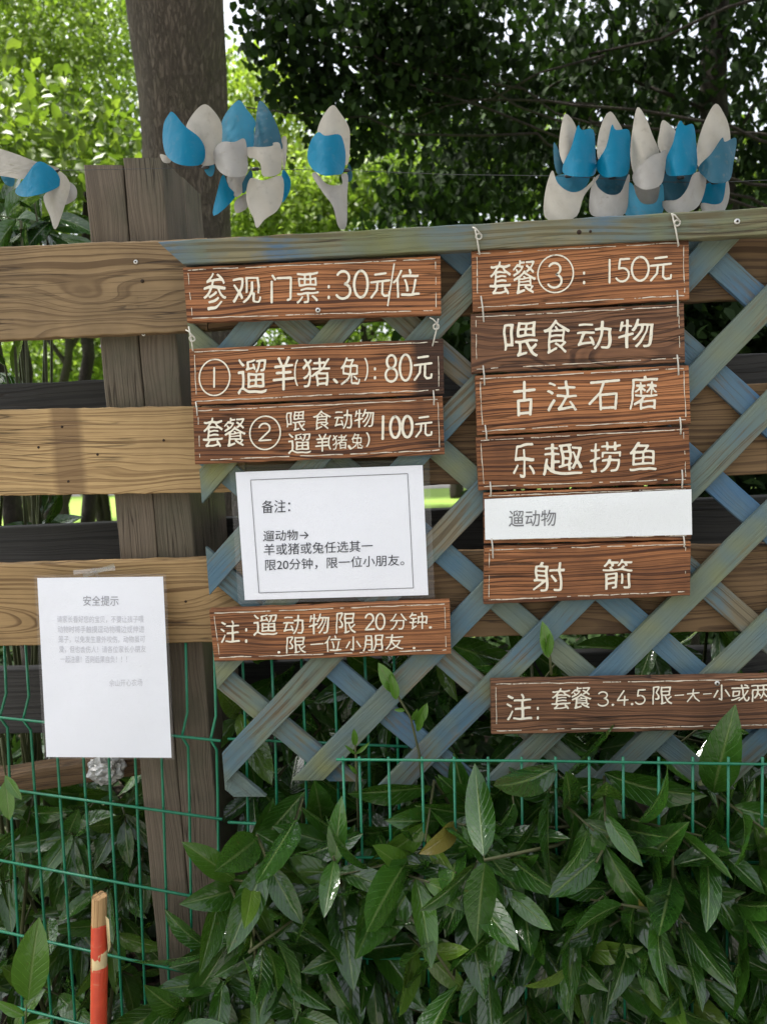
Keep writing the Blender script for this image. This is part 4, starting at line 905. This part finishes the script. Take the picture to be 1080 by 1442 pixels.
# ------------------------------------------------------------------ trees behind the fence
def small_leaves(P, L, wr, droop, tint):
    n = len(P); D = unit(R.normal(0, 1, (n, 3)) + np.array((0, 0, -droop))); N0 = unit(R.normal(0, .7, (n, 3)) + np.array((0, -.2, 1.0)))
    S = unit(np.cross(D, N0)); Z = np.cross(S, D); w_ = (L * wr)[:, None]; L_ = L[:, None]
    V = np.stack([P, P + D * L_ * .35 + S * w_ + Z * w_ * .35, P + D * L_ * .72 + S * w_ * .75 + Z * w_ * .2, P + D * L_ - Z * L_ * .12, P + D * L_ * .72 - S * w_ * .75 + Z * w_ * .2, P + D * L_ * .35 - S * w_ + Z * w_ * .35, P + D * L_ * .5], 1)
    b = (np.arange(n) * 7)[:, None]; Q = np.concatenate([b + np.array([[0, 6, 2, 1]]), b + np.array([[6, 3, 2, 2]])[:, :0].repeat(1, 0) if False else b + np.array([[0, 5, 4, 6]])], 0)
    T3 = np.concatenate([b + np.array([[6, 3, 2]]), b + np.array([[6, 4, 3]])], 0)
    return V.reshape(-1, 3), Q, T3, np.repeat(tint, 7)
def crown_points(blobs, n, clump, seed, per=26):
    """leaf positions in clumps spread over ellipsoids (cx, cy, cz, rx, ry, rz, weight)"""
    rs = np.random.RandomState(seed); wts = np.array([b[6] for b in blobs], float); wts /= wts.sum(); nc = max(1, n // per); out = []; tn = []
    which = rs.choice(len(blobs), nc, p=wts)
    for b in which:
        cx, cy, cz, rx, ry, rz, _ = blobs[b]; d = rs.normal(0, 1, 3); d /= np.linalg.norm(d); rad = rs.uniform(.25, 1) ** .45
        c = np.array((cx, cy, cz)) + d * np.array((rx, ry, rz)) * rad
        p = c + rs.normal(0, 1, (per, 3)) * np.array((1, 1, .6)) * clump * rs.uniform(.6, 1.4); out.append(p); tn.append(np.clip(rs.uniform(.15, .75) + rs.normal(0, .14, per), 0, 1))
    return np.concatenate(out), np.concatenate(tn)
def crown(root, blobs, n, clump, L, mat, seed, wr=.28, droop=.5):
    P, T = crown_points(blobs, n, clump, seed); V, Q, T3, tt = small_leaves(P, R.uniform(*L, len(P)), wr, droop, T)
    c = MW[root].translation; Vc = V - np.array(c); me = bpy.data.meshes.new('crown')
    me.vertices.add(len(V)); me.vertices.foreach_set('co', Vc.astype(np.float32).ravel()); tot = Q.size + T3.size; me.loops.add(tot)
    me.loops.foreach_set('vertex_index', np.concatenate([Q.ravel(), T3.ravel()]).astype(np.int32)); me.polygons.add(len(Q) + len(T3))
    me.polygons.foreach_set('loop_start', np.concatenate([np.arange(0, Q.size, 4), Q.size + np.arange(0, T3.size, 3)]).astype(np.int32))
    me.polygons.foreach_set('loop_total', np.concatenate([np.full(len(Q), 4), np.full(len(T3), 3)]).astype(np.int32)); me.update(); me.validate(); set_tint(me, tt)
    return link('crown', me, M[mat], root, Matrix.Translation(c))
def limb_geo(p, q, r0_, r1_, vs, fs, wob=.05, n=8, seg=12):
    p, q = Vector(p), Vector(q); L_ = (q - p).length; s = random.uniform(0, 50)
    pts_ = [p.lerp(q, i / n) + Vector((mnoise.noise(Vector((s, i * .5, 0))), mnoise.noise(Vector((s, i * .5, 4))), 0)) * wob * L_ * math.sin(math.pi * i / n) for i in range(n + 1)]
    b0 = len(vs); tube_geo(pts_, [r0_ + (r1_ - r0_) * i / n for i in range(n + 1)], seg, vs, fs)
    for i in range(b0, len(vs)): vs[i] += Vector((mnoise.noise(vs[i] * 5), mnoise.noise(vs[i] * 5 + Vector((9, 0, 0))), 0)) * r1_ * .25
    return pts_
TG = 'trees standing behind the fence'
def tree(base, label, blobs, n, clump, L, mat, seed, trunk_r, limbs, bark='bark', wr=.28, droop=.5, name='tree'):
    root = empty(name, base, label, 'tree', TG); vs, fs = [], []
    for (p, q, a, b) in limbs: limb_geo(p, q, a, b, vs, fs, .16 if b < .0065 else .05, 12)
    mesh('trunk', vs, fs, M[bark], root, Matrix.Translation(Vector(base)), True)
    crown(root, blobs, n, clump, L, mat, seed, wr, droop); return root
def at(px, py, Y): p = W(px, py, Y); return (p.x, p.y, p.z)
def blob(px, py, Y, rx, ry, rz, wt): return at(px, py, Y) + (rx, ry, rz, wt)
# big trunk right behind the post
Yt = 1.75; a, b, c_, d_ = W(318 * .5 + 210 * .5 + 3, 330, Yt), W(262, 200, Yt), W(248, 0, Yt), W(225, -260, Yt)
root = empty('tree', (a.x + .02, Yt, 0), 'thick grey-brown tree trunk directly behind the wooden post', 'tree', TG)
vs, fs = [], []; foot = Vector((a.x + .06, Yt, -.05)); seq = [foot, foot.lerp(a, .55), a, b, c_, d_, d_ + Vector((-.15, .1, 1.2))]; rr = [.24, .19, .158, .155, .178, .19, .12]
dense, dr = [], []
for i in range(len(seq) - 1):
    for k in range(8): dense.append(seq[i].lerp(seq[i + 1], k / 8)); dr.append(rr[i] + (rr[i + 1] - rr[i]) * k / 8)
tube_geo(dense, dr, 40, vs, fs)
for i, v in enumerate(vs): v += Vector((mnoise.noise(Vector((v.x * 9, v.y * 9, v.z * 2.2))), mnoise.noise(Vector((v.x * 9 + 7, v.y * 9, v.z * 2.2))), 0)) * .016
limb_geo(d_, d_ + Vector((-1.2, -.3, 1.8)), .1, .03, vs, fs); limb_geo(d_, d_ + Vector((1.1, .6, 2.0)), .1, .03, vs, fs)
mesh('trunk', vs, fs, M['bark'], root, Matrix.Translation(Vector((a.x + .02, Yt, 0))), True)
crown(root, [(d_.x - .9, .9, 5.5, 2.3, 1.9, .9, 1)], 12000, .2, (.10, .16), 'leaf_mid', 5)
# bright trees on the left, each with its own stems that show in the fence gaps
def lit_tree(px, Y, label, bl, n, mat, seed, L=(.06, .1), clump=.14, stems=((0, .09),), top=3.2, bark='bark_dark', wr=.28):
    g = W(px, 600, Y); limbs = []
    for (dx, r) in stems:
        limbs.append(((g.x + dx * .3, Y, -.05), (g.x + dx, Y + .1, 1.3), r, r * .8)); limbs.append(((g.x + dx, Y + .1, 1.28), (g.x + dx * 2.2, Y + .2, top), r * .8, r * .35))
        limbs.append(((g.x + dx * 1.6, Y + .15, 2.2), (g.x + dx * 2 + .9, Y + .3, top + .5), r * .4, r * .15)); limbs.append(((g.x + dx * 1.6, Y + .15, 2.0), (g.x + dx * 2 - .9, Y, top + .3), r * .4, r * .15))
    return tree((g.x, Y, 0), label, bl, n, clump, L, mat, seed, .1, limbs, bark, wr)
lit_tree(60, 6.5, 'bright green leafy tree filling the upper left corner', [blob(-60, 90, 6.5, 1.2, .8, 1.0, 1), blob(110, 60, 6.8, .8, .8, .7, .8), blob(60, 190, 6.3, .9, .6, .45, .8), blob(150, 230, 6.9, .6, .6, .45, .5), blob(10, 20, 6.2, 1.2, .8, .6, .7), blob(-30, 280, 6.6, .8, .5, .35, .5)], 26000, 'leaf_bright', 21, L=(.04, .07), stems=((-.35, .10), (.18, .07)))
lit_tree(130, 9.5, 'mid green tree behind the bright leafy one, thin dark stem', [blob(130, 260, 9.5, 1.4, .8, .7, 1), blob(60, 330, 9.8, 1.6, .8, .6, 1), blob(200, 120, 10, 1.2, .8, 1.3, 1), blob(230, 310, 9.5, 1.0, .7, .5, .6), blob(90, 40, 10.5, 1.6, .9, .9, .8), blob(60, 470, 10, 1.8, .6, .5, .8)], 15000, 'leaf_mid', 22, stems=((.0, .08),), L=(.07, .12), clump=.2)
lit_tree(370, 13, 'pale yellow-green tree seen to the right of the thick trunk', [blob(360, 160, 13, 1.1, .9, .9, 1), blob(330, 230, 13.2, 1.2, .9, .8, 1), blob(420, 260, 12.8, 1.2, .8, .8, 1), blob(390, 300, 12.5, 1.5, .8, .6, 1)], 13000, 'leaf_yellow', 23, stems=((0, .12),), L=(.09, .15), clump=.24)
lit_tree(500, 8, 'light green bushy tree low behind the lone pinwheel', [blob(400, 290, 8, .8, .6, .35, 1), blob(480, 270, 8.2, .8, .6, .45, 1), blob(550, 260, 8, .8, .6, .5, 1), blob(440, 350, 8, 1.5, .6, .4, 1), blob(500, 460, 8, 1.6, .6, .35, .7)], 11000, 'leaf_bright', 24, stems=((.1, .07), (-.3, .06)), L=(.06, .1), clump=.16)
lit_tree(640, 11, 'mid green tree glimpsed through the dark canopy', [blob(560, 215, 11, 1.3, .9, .8, 1), blob(650, 250, 11.2, 1.5, .9, .7, 1), blob(780, 240, 11, 1.6, .9, .7, 1)], 9000, 'leaf_bright', 25, stems=((0, .11),), L=(.08, .14), clump=.22)
lit_tree(950, 12, 'sunlit tree far behind the right row of pinwheels', [blob(900, 290, 12, 1.6, .9, .7, 1), blob(1030, 270, 12, 1.6, .9, .9, 1), blob(1080, 300, 11.6, 1.5, .9, .9, 1), blob(1000, 400, 12, 2.5, .8, .7, 1)], 10000, 'leaf_mid', 26, stems=((0, .11),), L=(.09, .15), clump=.24)
lit_tree(-120, 15, 'distant green tree low across the lawn at the left', [blob(-80, 430, 15, 2.5, 1, 1.3, 1), blob(60, 520, 16, 2.6, 1, .8, 1), blob(160, 560, 17, 2, 1, .7, .6)], 7000, 'leaf_bright', 27, stems=((0, .15),), L=(.12, .2), clump=.3)
# slim dark stems seen in the fence gaps
for (px0, px1, Y, r, lab) in ((62, 30, 3.6, .045, 'slim dark leaning stem seen through the upper left fence gap'), (112, 123, 3.4, .045, 'slim dark stem close beside the wooden post, seen through both fence gaps'), (10, -12, 2.7, .06, 'dark stem at the left edge seen through the middle fence gap')):
    p, q = W(px0 + 12, 735, Y), W(px1, 480, Y); foot = p + (p - q) * (p.z / max(.01, (q.z - p.z))) if False else Vector((p.x, Y, -.03))
    tp = q + (q - p) * .8
    tree((p.x, Y, 0), lab, [(tp.x, Y, tp.z + .2, .5, .4, .3, 1)], 900, .14, (.06, .1), 'leaf_mid', 40 + int(px0), .05, [(foot, p, r * 1.15, r), (p - Vector((0, 0, .02)), q, r, r * .85), (q - (q - p) * .02, tp, r * .85, r * .4)], 'bark_dark', name='young_tree')
for (px, py, Y, rx, rz, sd, lab) in ((20, 500, 8.5, 1.2, .5, 61, 'rounded sunlit bush on the lawn, glimpsed at the left edge between planks'), (130, 505, 9.5, 1.1, .45, 62, 'sunlit bush glimpsed through the gap right beside the wooden post'), (370, 480, 9, 1.1, .6, 63, 'sunlit bush glimpsed between the two upper left signs'), (520, 475, 9.6, 1.1, .6, 64, 'sunlit bush glimpsed right of the gap between the upper left signs')):
    g = W(px, py, Y); tree((g.x, Y, 0), lab, [(g.x, Y, g.z, rx, .8, rz, 1), (g.x + .2, Y - .1, g.z * .5, rx * .8, .7, rz * 1.2, .5)], 3500, .18, (.07, .12), 'leaf_bright', sd, .05, [((g.x, Y, -.03), (g.x, Y, g.z), .06, .03)], 'bark_dark', name='bush')
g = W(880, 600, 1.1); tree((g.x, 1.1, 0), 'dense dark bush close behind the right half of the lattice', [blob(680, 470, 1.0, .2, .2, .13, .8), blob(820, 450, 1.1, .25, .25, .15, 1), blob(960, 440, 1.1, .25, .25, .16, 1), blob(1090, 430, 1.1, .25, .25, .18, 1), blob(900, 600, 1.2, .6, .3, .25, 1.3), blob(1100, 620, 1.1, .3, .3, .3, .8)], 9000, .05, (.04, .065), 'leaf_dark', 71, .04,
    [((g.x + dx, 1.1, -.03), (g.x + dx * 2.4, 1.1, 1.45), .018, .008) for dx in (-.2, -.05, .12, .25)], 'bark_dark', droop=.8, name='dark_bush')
# dark canopy: dense shaded trees close behind the fence on the right
def canopy(px, Y, label, bl, n, seed, L, clump, trunkpx, r, droop=1.2, wr=.28, up=()):
    g = W(trunkpx, 600, Y); t_ = W(trunkpx, -40, Y); limbs = [((g.x, Y, -.05), (t_.x, Y, t_.z), r, r * .7), ((t_.x, Y, t_.z - .1), (t_.x + .2, Y + .3, t_.z + 2), r * .7, r * .3)]
    for k in range(7):
        s = random.uniform(.55, 1); e = bl[k % len(bl)]; limbs.append(((g.x + (t_.x - g.x) * s, Y, t_.z * s), (e[0] + random.uniform(-.3, .3), e[1], e[2] + random.uniform(-.2, .2)), r * .14, .003))
    return tree((g.x, Y, 0), label, list(bl) + list(up), n, clump, L, 'leaf_dark', seed, r, limbs, 'bark_dark', wr, droop, 'dark_tree')
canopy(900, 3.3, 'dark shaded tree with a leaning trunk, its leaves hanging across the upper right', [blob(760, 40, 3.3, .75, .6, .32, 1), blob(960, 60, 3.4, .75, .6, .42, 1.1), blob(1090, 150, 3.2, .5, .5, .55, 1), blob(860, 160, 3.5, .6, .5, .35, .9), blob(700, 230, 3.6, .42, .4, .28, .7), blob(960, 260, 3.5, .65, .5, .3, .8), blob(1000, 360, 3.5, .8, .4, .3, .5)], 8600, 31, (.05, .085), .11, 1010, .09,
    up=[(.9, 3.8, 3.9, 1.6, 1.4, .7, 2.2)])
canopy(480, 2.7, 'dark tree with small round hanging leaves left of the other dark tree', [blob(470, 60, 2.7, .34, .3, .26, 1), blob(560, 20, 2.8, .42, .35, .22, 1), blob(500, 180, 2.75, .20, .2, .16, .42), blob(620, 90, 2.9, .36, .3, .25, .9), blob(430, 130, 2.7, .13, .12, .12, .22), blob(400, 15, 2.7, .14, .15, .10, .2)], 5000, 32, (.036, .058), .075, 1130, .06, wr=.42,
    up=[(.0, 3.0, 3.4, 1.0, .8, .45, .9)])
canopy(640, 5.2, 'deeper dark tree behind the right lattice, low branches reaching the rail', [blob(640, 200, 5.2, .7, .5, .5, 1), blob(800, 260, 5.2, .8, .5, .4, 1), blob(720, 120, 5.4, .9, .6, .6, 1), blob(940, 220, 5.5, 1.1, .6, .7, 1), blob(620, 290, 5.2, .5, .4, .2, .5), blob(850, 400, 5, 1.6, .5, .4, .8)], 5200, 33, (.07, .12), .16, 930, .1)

# an unseen wood added behind the viewer: it keeps the low sky off the fence
P, T = crown_points([(-9, -15, 2.6, 5, 1.5, 2.8, 1), (-2, -16, 2.8, 5, 1.5, 3.0, 1), (5, -15.5, 2.5, 5, 1.5, 2.7, 1), (12, -14, 2.7, 5, 1.5, 2.9, 1)], 9000, .5, 77)
V, Q, T3, tt = small_leaves(P, R.uniform(.35, .6, len(P)), .3, .5, T)
me = bpy.data.meshes.new('wood'); me.from_pydata([tuple(v) for v in V], [], [tuple(q) for q in Q] + [tuple(q) for q in T3]); set_tint(me, tt)
o = link('sky_block_wood', me, M['leaf_mid']); tag(o, 'unseen wood behind the viewer, added to block low sky', 'trees', None, 'stuff')

# low plants covering the bed behind the fence
n = 16000; P = np.c_[R.uniform(-4.5, 4.5, n), R.uniform(.35, 3.4, n), R.uniform(.02, .16, n)]; V, Q, T3, tt = small_leaves(P, R.uniform(.06, .12, n), .32, .1, R.uniform(.2, .9, n))
me = bpy.data.meshes.new('ground_cover'); me.from_pydata([tuple(v) for v in V], [], [tuple(q) for q in Q] + [tuple(q) for q in T3]); set_tint(me, tt)
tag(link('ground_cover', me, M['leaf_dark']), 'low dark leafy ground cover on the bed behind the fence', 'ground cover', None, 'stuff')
